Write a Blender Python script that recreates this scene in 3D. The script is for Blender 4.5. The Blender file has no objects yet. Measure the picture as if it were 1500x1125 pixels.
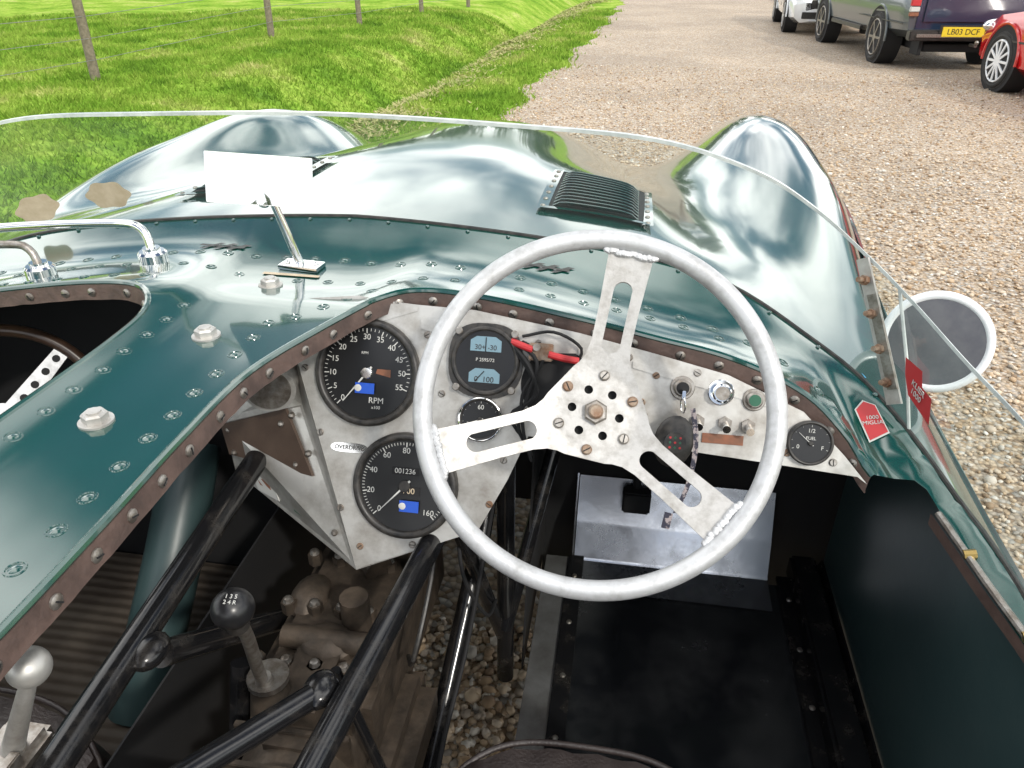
import bpy, bmesh, math, random
import numpy as np
from mathutils import Vector, Matrix, geometry
random.seed(5); rng=np.random.default_rng(5)
scn=bpy.context.scene
R=math.radians
GZ=-0.12
CX=-0.44
# ------------------------------------------------------------------ materials
def lnk(nt,a,b): nt.links.new(a,b)
def pbr(name,c,c2=None,scale=20,metal=0,rough=.5,rough2=None,bump=0,bscale=None,ior=1.5,coat=0,coatior=1.5,lo=.35,hi=.65,detail=5,dist=.01):
    m=bpy.data.materials.new(name); m.use_nodes=True; nt=m.node_tree; p=nt.nodes['Principled BSDF']
    p.inputs['Base Color'].default_value=(*c,1); p.inputs['Metallic'].default_value=metal
    p.inputs['Roughness'].default_value=rough; p.inputs['IOR'].default_value=ior
    p.inputs['Coat Weight'].default_value=coat; p.inputs['Coat IOR'].default_value=coatior; p.inputs['Coat Roughness'].default_value=.05
    tc=nt.nodes.new('ShaderNodeTexCoord')
    if c2 is not None or rough2 is not None:
        n=nt.nodes.new('ShaderNodeTexNoise'); n.inputs['Scale'].default_value=scale; n.inputs['Detail'].default_value=detail; n.inputs['Roughness'].default_value=.65
        lnk(nt,tc.outputs['Object'],n.inputs['Vector'])
        mr=nt.nodes.new('ShaderNodeMapRange'); mr.inputs[1].default_value=lo; mr.inputs[2].default_value=hi
        lnk(nt,n.outputs['Fac'],mr.inputs[0])
        if c2 is not None:
            mx=nt.nodes.new('ShaderNodeMixRGB'); mx.inputs[1].default_value=(*c,1); mx.inputs[2].default_value=(*c2,1)
            lnk(nt,mr.outputs[0],mx.inputs[0]); lnk(nt,mx.outputs[0],p.inputs['Base Color'])
        if rough2 is not None:
            m2=nt.nodes.new('ShaderNodeMapRange'); m2.inputs[3].default_value=rough; m2.inputs[4].default_value=rough2
            lnk(nt,mr.outputs[0],m2.inputs[0]); lnk(nt,m2.outputs[0],p.inputs['Roughness'])
    if bump:
        nb=nt.nodes.new('ShaderNodeTexNoise'); nb.inputs['Scale'].default_value=bscale or scale*3; nb.inputs['Detail'].default_value=4
        lnk(nt,tc.outputs['Object'],nb.inputs['Vector'])
        b=nt.nodes.new('ShaderNodeBump'); b.inputs['Strength'].default_value=bump; b.inputs['Distance'].default_value=dist
        lnk(nt,nb.outputs['Fac'],b.inputs['Height']); lnk(nt,b.outputs[0],p.inputs['Normal'])
    return m
M_paint=pbr('green_paint',(.001,.046,.036),(.002,.056,.043),3,rough=.13,ior=1.6,coat=1,coatior=1.6,bump=.03,bscale=3)
M_alu=pbr('worn_aluminium',(.58,.57,.54),(.26,.235,.205),17,metal=.6,rough=.42,rough2=.62,bump=.10,bscale=60,lo=.42,hi=.76,dist=.004,detail=9)
M_strip=pbr('grey_floor_strip',(.22,.22,.22),(.12,.115,.11),12,metal=.5,rough=.45)
M_rim=pbr('painted_alloy',(.54,.55,.56),(.31,.31,.305),50,metal=.35,rough=.42,rough2=.58,bump=.14,bscale=200,lo=.46,hi=.82,dist=.002,detail=8)
M_spoke=pbr('brushed_spoke',(.51,.50,.48),(.28,.265,.24),60,metal=.4,rough=.45,rough2=.6,bump=.14,bscale=260,lo=.44,hi=.78,dist=.002,detail=8)
M_chrome=pbr('chrome',(.85,.85,.84),metal=1,rough=.08)
M_steel=pbr('dull_steel',(.42,.40,.37),(.22,.19,.16),80,metal=.85,rough=.4,bump=.1,bscale=200,dist=.003)
M_rust=pbr('rusty_steel',(.22,.12,.07),(.32,.26,.2),70,metal=.5,rough=.6,bump=.3,dist=.003)
M_leather=pbr('brown_trim',(.115,.075,.062),(.06,.040,.034),30,rough=.5,bump=.3,bscale=120,dist=.003)
M_seat=pbr('black_leather',(.022,.016,.015),(.034,.026,.024),30,rough=.40,bump=.35,bscale=220,dist=.003)
M_blackgl=pbr('black_tube_paint',(.010,.010,.011),(.04,.035,.03),25,rough=.15,rough2=.45,bump=.06,bscale=60,lo=.5,hi=.8,dist=.004)
M_floor=pbr('black_floor_plate',(.010,.011,.013),(.046,.047,.048),7,rough=.10,rough2=.36,bump=.05,bscale=10,lo=.42,hi=.75,ior=1.9,detail=8)
M_dark=pbr('dark_void',(.012,.012,.013),rough=.8)
M_wall=pbr('inner_green_wall',(.030,.058,.060),(.040,.068,.069),8,rough=.38,bump=.05)
M_face=pbr('gauge_black',(.012,.012,.013),rough=.30)
M_bez=pbr('bezel_black',(.015,.015,.015),(.05,.045,.04),90,rough=.3,rough2=.5)
M_louv=pbr('louvre_green',(.004,.05,.045),(.02,.06,.055),40,rough=.22,ior=1.6)
M_white=pbr('marking_white',(.56,.56,.53),rough=.5)
M_cast=pbr('cast_gearbox',(.13,.10,.075),(.055,.045,.036),22,metal=.5,rough=.5,bump=.35,bscale=45,dist=.006)
M_wood=pbr('wood_panel',(.070,.046,.034),(.10,.068,.05),18,rough=.5)
M_rimwood=pbr('dark_wood_rim',(.035,.020,.014),(.06,.035,.02),18,rough=.3)
M_red=pbr('red_plastic',(.48,.03,.035),rough=.45)
M_blue=pbr('blue_sticker',(.02,.09,.5),rough=.4)
M_ribbon=pbr('printed_ribbon',(.03,.03,.05),(.35,.3,.3),120,rough=.6,lo=.5,hi=.56)
M_lblue=pbr('light_blue_sticker',(.1,.4,.7),rough=.4)
M_green=pbr('green_plastic',(.02,.11,.06),rough=.3)
M_yel=pbr('plate_yellow',(.75,.55,.03),rough=.45)
M_orange=pbr('label_brown',(.30,.11,.055),(.18,.08,.045),60,rough=.5)
M_lcd=pbr('gauge_window',(.18,.29,.35),rough=.3)
M_tan=pbr('tan_sticker',(.58,.48,.35),(.46,.37,.25),40,rough=.6)
M_tire=pbr('tyre',(.018,.018,.018),(.035,.033,.03),20,rough=.8)
M_glassd=pbr('car_glass',(.02,.025,.03),rough=.05,ior=1.6)
M_carw=pbr('white_car_paint',(.78,.80,.82),rough=.15,coat=1)
M_carg=pbr('grey_car_paint',(.10,.115,.125),rough=.3,metal=.3,coat=.6)
M_carb=pbr('dark_blue_car_paint',(.016,.03,.06),rough=.25,coat=.8)
M_carr=pbr('red_car_paint',(.55,.012,.015),rough=.15,coat=1)
M_alloyw=pbr('alloy_wheel',(.6,.6,.6),metal=.8,rough=.3)
M_post=pbr('fence_wood',(.25,.21,.15),(.14,.12,.085),25,rough=.85,bump=.5,bscale=40)
M_wire=pbr('fence_wire',(.35,.35,.35),metal=.8,rough=.4)
M_mirror=pbr('mirror_glass',(.8,.82,.85),metal=1,rough=.02)
M_mirgrey=pbr('side_mirror_glass',(.12,.12,.135),(.16,.16,.17),30,metal=.7,rough=.33)
M_brass=pbr('brass',(.45,.32,.12),metal=1,rough=.35)
M_bark=pbr('bark',(.08,.06,.045),(.05,.04,.03),10,rough=.9)
def perspex():
    m=bpy.data.materials.new('perspex'); m.use_nodes=True; nt=m.node_tree; nt.nodes.clear()
    o=nt.nodes.new('ShaderNodeOutputMaterial'); t=nt.nodes.new('ShaderNodeBsdfTransparent'); t.inputs[0].default_value=(.90,.945,.925,1)
    g=nt.nodes.new('ShaderNodeBsdfGlossy'); g.inputs['Roughness'].default_value=.03
    d=nt.nodes.new('ShaderNodeBsdfDiffuse'); d.inputs[0].default_value=(.6,.62,.60,1)
    n=nt.nodes.new('ShaderNodeTexNoise'); n.inputs['Scale'].default_value=7; n.inputs['Detail'].default_value=8
    mr=nt.nodes.new('ShaderNodeMapRange'); mr.inputs[1].default_value=.4; mr.inputs[2].default_value=.8; mr.inputs[3].default_value=.02; mr.inputs[4].default_value=.11
    f=nt.nodes.new('ShaderNodeLayerWeight'); f.inputs[0].default_value=.5
    pw=nt.nodes.new('ShaderNodeMath'); pw.operation='POWER'; pw.inputs[1].default_value=5
    ml=nt.nodes.new('ShaderNodeMath'); ml.operation='MULTIPLY_ADD'; ml.inputs[1].default_value=.7; ml.inputs[2].default_value=.055
    a=nt.nodes.new('ShaderNodeMixShader'); b=nt.nodes.new('ShaderNodeMixShader')
    lnk(nt,f.outputs['Facing'],pw.inputs[0]); lnk(nt,pw.outputs[0],ml.inputs[0])
    lnk(nt,n.outputs['Fac'],mr.inputs[0]); lnk(nt,mr.outputs[0],a.inputs[0]); lnk(nt,t.outputs[0],a.inputs[1]); lnk(nt,d.outputs[0],a.inputs[2])
    lnk(nt,ml.outputs[0],b.inputs[0]); lnk(nt,a.outputs[0],b.inputs[1]); lnk(nt,g.outputs[0],b.inputs[2]); lnk(nt,b.outputs[0],o.inputs[0])
    return m
M_pers=perspex()
M_edge=pbr('perspex_edge',(.62,.66,.64),(.40,.44,.43),30,rough=.2)
def gravel_mat(name,island=False):
    m=bpy.data.materials.new(name); m.use_nodes=True; nt=m.node_tree; p=nt.nodes['Principled BSDF']; p.inputs['Roughness'].default_value=.75
    tc=nt.nodes.new('ShaderNodeTexCoord'); rp=nt.nodes.new('ShaderNodeValToRGB')
    cols=[(0,(.22,.15,.095)),(.15,(.43,.30,.18)),(.38,(.58,.45,.31)),(.62,(.64,.53,.40)),(.82,(.50,.42,.34)),(.92,(.80,.76,.68)),(1,(.30,.27,.23))]
    e=rp.color_ramp.elements
    e[0].position=0; e[0].color=(*cols[0][1],1); e[1].position=1; e[1].color=(*cols[-1][1],1)
    for po,c in cols[1:-1]:
        x=e.new(po); x.color=(*c,1)
    if island:
        g=nt.nodes.new('ShaderNodeNewGeometry'); lnk(nt,g.outputs['Random Per Island'],rp.inputs[0]); lnk(nt,rp.outputs[0],p.inputs['Base Color'])
    else:
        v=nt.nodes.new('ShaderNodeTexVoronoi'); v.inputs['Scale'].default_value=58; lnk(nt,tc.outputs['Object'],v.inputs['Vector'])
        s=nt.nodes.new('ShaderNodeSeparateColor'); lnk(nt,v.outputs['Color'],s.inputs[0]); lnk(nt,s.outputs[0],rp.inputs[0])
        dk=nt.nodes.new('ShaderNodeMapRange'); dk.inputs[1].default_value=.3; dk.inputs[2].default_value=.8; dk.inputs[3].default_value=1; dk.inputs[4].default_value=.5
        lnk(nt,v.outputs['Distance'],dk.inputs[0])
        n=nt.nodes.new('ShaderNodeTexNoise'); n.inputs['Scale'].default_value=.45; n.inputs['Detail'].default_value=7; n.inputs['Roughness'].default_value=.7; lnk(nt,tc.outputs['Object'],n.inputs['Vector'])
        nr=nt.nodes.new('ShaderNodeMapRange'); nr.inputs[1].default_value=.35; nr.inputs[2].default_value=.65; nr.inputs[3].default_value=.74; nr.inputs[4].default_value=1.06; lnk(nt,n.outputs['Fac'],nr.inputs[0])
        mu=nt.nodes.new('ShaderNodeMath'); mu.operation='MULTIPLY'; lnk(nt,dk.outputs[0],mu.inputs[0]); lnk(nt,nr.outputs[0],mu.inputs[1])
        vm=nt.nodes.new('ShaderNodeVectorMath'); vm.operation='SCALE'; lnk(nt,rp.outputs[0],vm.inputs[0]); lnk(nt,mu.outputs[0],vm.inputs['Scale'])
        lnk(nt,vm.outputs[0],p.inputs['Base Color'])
        b=nt.nodes.new('ShaderNodeBump'); b.invert=True; b.inputs['Strength'].default_value=.7; b.inputs['Distance'].default_value=.010
        lnk(nt,v.outputs['Distance'],b.inputs['Height']); lnk(nt,b.outputs[0],p.inputs['Normal'])
    return m
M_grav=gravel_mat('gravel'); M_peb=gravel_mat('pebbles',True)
def grass_mat(name,blade):
    m=bpy.data.materials.new(name); m.use_nodes=True; nt=m.node_tree; nt.nodes.clear()
    o=nt.nodes.new('ShaderNodeOutputMaterial'); tc=nt.nodes.new('ShaderNodeTexCoord')
    n=nt.nodes.new('ShaderNodeTexNoise'); n.inputs['Scale'].default_value=.8; n.inputs['Detail'].default_value=9; n.inputs['Roughness'].default_value=.7
    lnk(nt,tc.outputs['Object'],n.inputs['Vector'])
    rp=nt.nodes.new('ShaderNodeValToRGB'); e=rp.color_ramp.elements
    e[0].position=.30; e[0].color=(.095,.19,.030,1); e[1].position=.70; e[1].color=(.50,.48,.20,1)
    x=e.new(.44); x.color=(.19,.335,.040,1); x=e.new(.56); x.color=(.31,.43,.075,1)
    lnk(nt,n.outputs['Fac'],rp.inputs[0])
    g=nt.nodes.new('ShaderNodeNewGeometry'); hs=nt.nodes.new('ShaderNodeVectorMath'); hs.operation='SCALE'
    mr=nt.nodes.new('ShaderNodeMapRange'); mr.inputs[3].default_value=.65; mr.inputs[4].default_value=1.22
    if blade: lnk(nt,g.outputs['Random Per Island'],mr.inputs[0])
    else:
        n2=nt.nodes.new('ShaderNodeTexNoise'); n2.inputs['Scale'].default_value=14; n2.inputs['Detail'].default_value=6; lnk(nt,tc.outputs['Object'],n2.inputs['Vector']); lnk(nt,n2.outputs['Fac'],mr.inputs[0]); mr.inputs[1].default_value=.3; mr.inputs[2].default_value=.7
    lnk(nt,rp.outputs[0],hs.inputs[0]); lnk(nt,mr.outputs[0],hs.inputs['Scale'])
    d=nt.nodes.new('ShaderNodeBsdfDiffuse'); lnk(nt,hs.outputs[0],d.inputs[0])
    if blade:
        t=nt.nodes.new('ShaderNodeBsdfTranslucent'); lnk(nt,hs.outputs[0],t.inputs[0]); mx=nt.nodes.new('ShaderNodeMixShader'); mx.inputs[0].default_value=.35
        lnk(nt,d.outputs[0],mx.inputs[1]); lnk(nt,t.outputs[0],mx.inputs[2]); lnk(nt,mx.outputs[0],o.inputs[0])
    else: lnk(nt,d.outputs[0],o.inputs[0])
    return m
M_grass=grass_mat('grass_ground',False); M_blade=grass_mat('grass_blades',True)
M_leaf=pbr('tree_leaves',(.035,.075,.018),(.07,.12,.03),.6,rough=.7)
M_clip=pbr('dry_clippings',(.42,.38,.17),(.28,.30,.10),3,rough=.8)
# ------------------------------------------------------------------ builders
def empty(name,loc=(0,0,0),rz=0):
    e=bpy.data.objects.new(name,None); scn.collection.objects.link(e); e.location=loc; e.rotation_euler=(0,0,rz); return e
def herm(xs,ys,x):
    n=len(xs)
    if x<=xs[0]: return ys[0]
    if x>=xs[-1]: return ys[-1]
    i=0
    while xs[i+1]<x: i+=1
    def sl(k):
        if k==0: return (ys[1]-ys[0])/(xs[1]-xs[0])
        if k==n-1: return (ys[-1]-ys[-2])/(xs[-1]-xs[-2])
        return (ys[k+1]-ys[k-1])/(xs[k+1]-xs[k-1])
    h=xs[i+1]-xs[i]; t=(x-xs[i])/h
    return (2*t**3-3*t*t+1)*ys[i]+(t**3-2*t*t+t)*h*sl(i)+(-2*t**3+3*t*t)*ys[i+1]+(t**3-t*t)*h*sl(i+1)
def crv(pts,step=.012):
    P=[Vector(p) for p in pts]; L=[0]
    for a,b in zip(P,P[1:]): L.append(L[-1]+max((b-a).length,1e-6))
    n=max(2,int(L[-1]/step)); out=[]
    dim=len(P[0])
    cs=[[p[k] for p in P] for k in range(dim)]
    for i in range(n+1):
        s=L[-1]*i/n
        out.append(Vector([herm(L,cs[k],s) for k in range(dim)]))
    return out
class B:
    def __init__(s,name,parent=None,M=None,sharp=35):
        s.bm=bmesh.new(); s.mats=[]; s.name=name; s.parent=parent; s.M=M; s.sharp=sharp
    def mi(s,m):
        if m not in s.mats: s.mats.append(m)
        return s.mats.index(m)
    def _add(s,vs,fs,mat):
        k=s.mi(mat); bv=[s.bm.verts.new(v) for v in vs]
        for f in fs:
            try:
                x=s.bm.faces.new([bv[i] for i in f]); x.material_index=k; x.smooth=True
            except ValueError: pass
        return bv
    def frame(s,d):
        d=Vector(d).normalized(); u=Vector((0,0,1)) if abs(d.z)<.9 else Vector((1,0,0))
        a=d.cross(u).normalized(); b=d.cross(a).normalized(); return a,b
    def cyl(s,p0,p1,r,mat,r2=None,seg=16,ch=0):
        p0=Vector(p0);p1=Vector(p1); d=p1-p0; a,b=s.frame(d); r2=r if r2 is None else r2
        rings=[(p0,r),(p1,r2)]
        if ch:
            dn=d.normalized(); rings=[(p0,r),(p1-dn*ch,r2),(p1,r2-ch)]
        vs=[];fs=[]
        for c,q in rings:
            for i in range(seg):
                t=2*math.pi*i/seg; vs.append(c+a*math.cos(t)*q+b*math.sin(t)*q)
        for k in range(len(rings)-1):
            for i in range(seg):
                j=(i+1)%seg; fs.append((k*seg+i,k*seg+j,(k+1)*seg+j,(k+1)*seg+i))
        fs.append(tuple(range(seg))[::-1]); fs.append(tuple(range((len(rings)-1)*seg,len(rings)*seg)))
        s._add(vs,fs,mat)
    def box(s,c,size,mat,rot=None,bvf=.25):
        c=Vector(c); vs=[]
        bv=min(size)/2*bvf
        t=bmesh.new(); bmesh.ops.create_cube(t,size=1)
        for v in t.verts: v.co=Vector((v.co.x*size[0],v.co.y*size[1],v.co.z*size[2]))
        bmesh.ops.bevel(t,geom=list(t.edges),offset=bv,segments=2,affect='EDGES')
        t.verts.index_update()
        for v in t.verts:
            q=v.co
            if rot is not None: q=rot@q
            vs.append(q+c)
        fs=[tuple(v.index for v in f.verts) for f in t.faces]; t.free(); s._add(vs,fs,mat)
    def sph(s,c,r,mat,sc=(1,1,1),seg=14,rot=None):
        c=Vector(c); vs=[];fs=[]; n=seg//2
        vs.append(Vector((0,0,r)));
        for i in range(1,n):
            p=math.pi*i/n
            for j in range(seg):
                t=2*math.pi*j/seg; vs.append(Vector((r*math.sin(p)*math.cos(t),r*math.sin(p)*math.sin(t),r*math.cos(p))))
        vs.append(Vector((0,0,-r)))
        for j in range(seg):
            k=(j+1)%seg; fs.append((0,1+j,1+k)); fs.append((len(vs)-1,1+(n-2)*seg+k,1+(n-2)*seg+j))
            for i in range(n-2): fs.append((1+i*seg+j,1+(i+1)*seg+j,1+(i+1)*seg+k,1+i*seg+k))
        o=[]
        for v in vs:
            q=Vector((v.x*sc[0],v.y*sc[1],v.z*sc[2]))
            if rot is not None: q=rot@q
            o.append(q+c)
        s._add(o,fs,mat)
    def tor(s,c,n,R_,r,mat,segR=48,segr=12):
        c=Vector(c); n=Vector(n).normalized(); a,b=s.frame(n); vs=[];fs=[]
        for i in range(segR):
            t=2*math.pi*i/segR; dr=a*math.cos(t)+b*math.sin(t)
            for j in range(segr):
                p=2*math.pi*j/segr; vs.append(c+dr*(R_+r*math.cos(p))+n*r*math.sin(p))
        for i in range(segR):
            for j in range(segr):
                i2=(i+1)%segR;j2=(j+1)%segr; fs.append((i*segr+j,i2*segr+j,i2*segr+j2,i*segr+j2))
        s._add(vs,fs,mat)
    def tube(s,pts,r,mat,seg=10,step=None):
        P=[Vector(p) for p in pts]
        if step: P=crv(pts,step)
        vs=[];fs=[]; pa=None
        for i,p in enumerate(P):
            d=(P[min(i+1,len(P)-1)]-P[max(i-1,0)]).normalized()
            if pa is None: pa,_=s.frame(d)
            pa=(pa-d*pa.dot(d)).normalized(); b=d.cross(pa)
            for j in range(seg):
                t=2*math.pi*j/seg; vs.append(p+pa*math.cos(t)*r+b*math.sin(t)*r)
        for i in range(len(P)-1):
            for j in range(seg):
                k=(j+1)%seg; fs.append((i*seg+j,i*seg+k,(i+1)*seg+k,(i+1)*seg+j))
        fs.append(tuple(range(seg))[::-1]); fs.append(tuple(range((len(P)-1)*seg,len(P)*seg)))
        s._add(vs,fs,mat)
    def prism(s,pts,z0,z1,mat):
        n=len(pts); vs=[Vector((p[0],p[1],z0)) for p in pts]+[Vector((p[0],p[1],z1)) for p in pts]
        fs=[tuple(range(n))[::-1],tuple(range(n,2*n))]+[(i,(i+1)%n,n+(i+1)%n,n+i) for i in range(n)]
        s._add(vs,fs,mat)
    def poly(s,pts,mat): s._add([Vector(p) for p in pts],[tuple(range(len(pts)))],mat)
    def slab(s,pts,off,mat):
        off=Vector(off); n=len(pts); vs=[Vector(p) for p in pts]+[Vector(p)+off for p in pts]
        fs=[tuple(range(n))[::-1],tuple(range(n,2*n))]+[(i,(i+1)%n,n+(i+1)%n,n+i) for i in range(n)]
        s._add(vs,fs,mat)
    def grid(s,rows,mat,closed=False):
        n=len(rows[0]); vs=[v for r in rows for v in r]; fs=[]
        for i in range(len(rows)-1):
            for j in range(n-1): fs.append((i*n+j,i*n+j+1,(i+1)*n+j+1,(i+1)*n+j))
        s._add(vs,fs,mat)
    def done(s):
        bm=s.bm; bmesh.ops.recalc_face_normals(bm,faces=list(bm.faces))
        th=R(s.sharp)
        for e in bm.edges:
            if len(e.link_faces)==2:
                e.smooth = e.calc_face_angle(0)<th
        me=bpy.data.meshes.new(s.name); bm.to_mesh(me); bm.free()
        for m in s.mats: me.materials.append(m)
        o=bpy.data.objects.new(s.name,me); scn.collection.objects.link(o)
        if s.M is not None: o.matrix_local=s.M
        if s.parent: o.parent=s.parent
        return o
def text(name,body,size,M,mat,parent,ext=.0003):
    c=bpy.data.curves.new(name,'FONT'); c.body=body; c.size=size; c.align_x='CENTER'; c.align_y='CENTER'; c.extrude=ext
    o=bpy.data.objects.new(name,c); scn.collection.objects.link(o); c.materials.append(mat); o.matrix_local=M; o.parent=parent; return o
def fmat(o,x,n):
    n=Vector(n).normalized(); x=Vector(x); x=(x-n*x.dot(n)).normalized(); y=n.cross(x)
    return Matrix(((x.x,y.x,n.x,o[0]),(x.y,y.y,n.y,o[1]),(x.z,y.z,n.z,o[2]),(0,0,0,1)))
def inloop(L,x,y):
    c=False; n=len(L); j=n-1
    for i in range(n):
        xi,yi=L[i]; xj,yj=L[j]
        if (yi>y)!=(yj>y) and x<(xj-xi)*(y-yi)/(yj-yi)+xi: c=not c
        j=i
    return c
# ------------------------------------------------------------------ body surface
KU=[-.2,0,.2,.42,.58,.72,.81,.88,.915,.93,.90]; KS=list(range(-1,10))
KY=[-.6,.6,1.1,1.6,2.0,2.4,2.8,3.2,3.6]
KZ=[[.95,.95,.94,.90,.84,.80,.765,.70,.5,.1],
    [.97,.965,.95,.91,.85,.81,.768,.70,.5,.1],
    [.972,.965,.95,.925,.87,.835,.79,.71,.5,.1],
    [.962,.956,.922,.866,.885,.872,.82,.72,.5,.1],
    [.935,.918,.840,.818,.90,.90,.845,.73,.5,.1],
    [.893,.865,.755,.77,.91,.91,.85,.73,.5,.1],
    [.80,.77,.67,.70,.845,.845,.79,.69,.48,.1],
    [.66,.635,.55,.57,.70,.69,.63,.54,.4,.1],
    [.42,.41,.38,.38,.42,.41,.38,.34,.3,.1]]
def surf(s,y):
    zs=[herm(KY,[r[j] for r in KZ],y) for j in range(10)]; zs=[zs[1]]+zs
    u=herm(KS,KU,s); t=max(0,min(1,(y-1.08)/.9)); t=t*t*(3-2*t)
    u+=.065*t*max(0,min(1,(u-.6)/.2))
    return u,herm(KS,zs,s)
def Zu(u,y):
    u=abs(u); lo,hi=0,8
    for _ in range(26):
        m=(lo+hi)/2
        if surf(m,y)[0]<u: lo=m
        else: hi=m
    return surf(lo,y)[1]
YU=[0,.3,.57,.70,.77,.818,.843,.874,.885]; YV=[1.15,1.13,1.08,1.02,.96,.86,.76,.62,.3]
def ysm(u):
    u=abs(u)
    return -.6 if u>.886 else herm(YU,YV,u)
HU=[0,.1,.164,.255,.39,.485,.579,.673,.726,.758,.81,.854,.885]
HZ=[.953,.957,.971,.968,.949,.932,.914,.878,.835,.797,.787,.764,.758]
def F(x,y):
    u=abs(x-CX); ys=ysm(min(u,.885)); yh=min(.85,ys-.15)
    t=min(1,max(0,(y-yh)/(ys-yh))); zs=Zu(min(u,.885),ys); h=herm(HU,HZ,u)
    st=t*t*(3-2*t); k=max(0,min(1,(.75-u)/.2))
    return h*(1-st)+zs*st-.016*math.sin(math.pi*t)*k
def Fn(x,y):
    e=.006; return Vector((-(F(x+e,y)-F(x-e,y))/(2*e),-(F(x,y+e)-F(x,y-e))/(2*e),1)).normalized()
car=empty('racing_car')
b=B('bonnet',car,sharp=80)
NS,NT=56,70
for sg in (1,-1):
    rows=[]
    for i in range(NS+1):
        s=9*i/NS; u0=herm(KS,KU,s); y0=ysm(u0) if s<7.2 else -.6
        row=[]
        for j in range(NT+1):
            y=y0+(3.6-y0)*j/NT; u,z=surf(s,y)
            if sg<0 and s>2:
                k=max(0,min(1,(y-1.6)/.7)); k=k*k*(3-2*k)*min(1,(s-2)/2); z-=.028*k*min(1,z/.5)
            row.append(Vector((CX+sg*u,y,z)))
        rows.append(row)
    b.grid(rows,M_paint)
bmesh.ops.remove_doubles(b.bm,verts=list(b.bm.verts),dist=.0005)
# relax the panel a little so that reflections run smoothly over it
iv_=[v for v in b.bm.verts if not v.is_boundary and v.co.y>1.25 and v.co.z>.6]
for _ in range(6): bmesh.ops.smooth_vert(b.bm,verts=iv_,factor=.5,use_axis_x=False,use_axis_y=False,use_axis_z=True)
b.done()
b=B('rear_body',car,sharp=60)
rows=[]
for i in range(33):
    a=-1+2*i/32; row=[]
    for j in range(14):
        y=-.62-1.5*j/13; z=.78-.25*(j/13)**2-.45*abs(a)**6+.22*math.exp(-((CX+a*.92-.02)/.17)**2)*(1-(j/13)*.6); row.append(Vector((CX+a*.92,y,z)))
    rows.append(row)
b.grid(rows,M_paint); b.grid([[r[0],Vector((r[0].x,r[0].y,.1))] for r in rows],M_dark); b.done()
DH=[(-.40,-.3),(-.40,.1),(-.396,.3),(-.397,.417),(-.40,.536),(-.396,.656),(-.366,.754),(-.318,.850),(-.265,.885),(-.185,.886),(-.05,.875),(.045,.867),(.139,.8585),(.233,.842),(.286,.8205),(.318,.797)]
SILL=[(.345,.80),(.372,.785),(.3925,.671),(.414,.577),(.425,.4),(.43,-.3)]
PH=[(-.575,-.3),(-.575,.5),(-.574,.70),(-.585,.78),(-.625,.828),(-.70,.84),(-.85,.84),(-1.0,.833),(-1.1,.815),(-1.165,.79),(-1.2,.765),(-1.25,.74),(-1.27,.62),(-1.29,.5),(-1.31,.3),(-1.31,-.3)]
dh=crv(DH,.012); si=crv(SILL,.02); ph=crv(PH,.014)
seam=[Vector((CX+.885,-.3))]+[Vector((CX+u,ysm(u))) for u in [.885,.882,.878,.874,.866,.858,.85,.843,.835,.826,.818,.808,.796,.783,.77,.75,.73,.70]]+[Vector((CX+u,ysm(u))) for u in np.arange(.68,-.681,-.02)]
seam+= [Vector((2*CX-p.x,p.y)) for p in reversed(seam[:19])]
bound=list(dh)+list(si)+seam+list(reversed(ph))
bp=[(p.x,p.y) for p in bound]
pts=[Vector(p) for p in bp]
for x in np.arange(-1.34,.46,.02):
    for y in np.arange(-.3,1.16,.02):
        x2=x+.003; y2=y+.004
        if inloop(bp,x2,y2) and min((x2-q[0])**2+(y2-q[1])**2 for q in bp)>.008**2: pts.append(Vector((x2,y2)))
n=len(bp); res=geometry.delaunay_2d_cdt(pts,[(i,(i+1)%n) for i in range(n)],[],0,1e-6)
b=B('cockpit_skin',car,sharp=80)
vv=[Vector((v.x,v.y,F(v.x,v.y))) for v in res[0]]
ff=[]
for f in res[2]:
    cx=sum(res[0][i].x for i in f)/len(f); cy=sum(res[0][i].y for i in f)/len(f)
    if inloop(bp,cx,cy): ff.append(tuple(f))
b._add(vv,ff,M_paint); b.done()
def band(name,P,drop=.024,every=.052,side=1):
    bb=B(name,car); P3=[Vector((p.x,p.y,F(p.x,p.y))) for p in P]
    bb.tube([p+Vector((0,0,-.002)) for p in P3],.0042,M_paint,seg=8)
    rows=[];L=0;nx=every
    for i,p in enumerate(P3):
        d=(P3[min(i+2,len(P3)-1)]-P3[max(i-2,0)]); nn=Vector((d.y,-d.x,0)).normalized()*side
        a=p+nn*.0045+Vector((0,0,-.004)); c=p+nn*.0085+Vector((0,0,-drop+random.uniform(-.0006,.0006)))
        rows.append([a-nn*.003,a,c,c-nn*.004])
        if i: L+=(p-P3[i-1]).length
        if L>nx:
            nx+=every*random.uniform(.93,1.07); m=(a+c)/2; q=nn.to_track_quat('Z','Y').to_matrix()
            bb.sph(m+nn*.0005,.0066,M_steel,(1,1,.45),10,q)
            bb.box(m+nn*.0035,(.008,.0014,.001),M_dark,q@Matrix.Rotation(random.random()*3,3,'Z'))
    bb.grid(rows,M_leather); bb.done()
band('driver_opening_trim',dh); band('passenger_opening_trim',ph[:-40] ,side=-1)
b=B('skin_rivets',car)
def rivet(x,y,r=.0056):
    x+=random.uniform(-.0015,.0015); y+=random.uniform(-.002,.002)
    nn=Fn(x,y); p=Vector((x,y,F(x,y))); q=nn.to_track_quat('Z','Y').to_matrix()
    b.tor(p,nn,r*1.35,.0011,M_paint,16,6); b.sph(p-nn*.0006,r,M_paint,(1,1,.35),10,q)
y=.05
while y<.80:
    rivet(-.428,y); rivet(-.548,y+.022); y+=.043
for k in range(4): rivet(-.40+.022*k,.80+.035*k)
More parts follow.
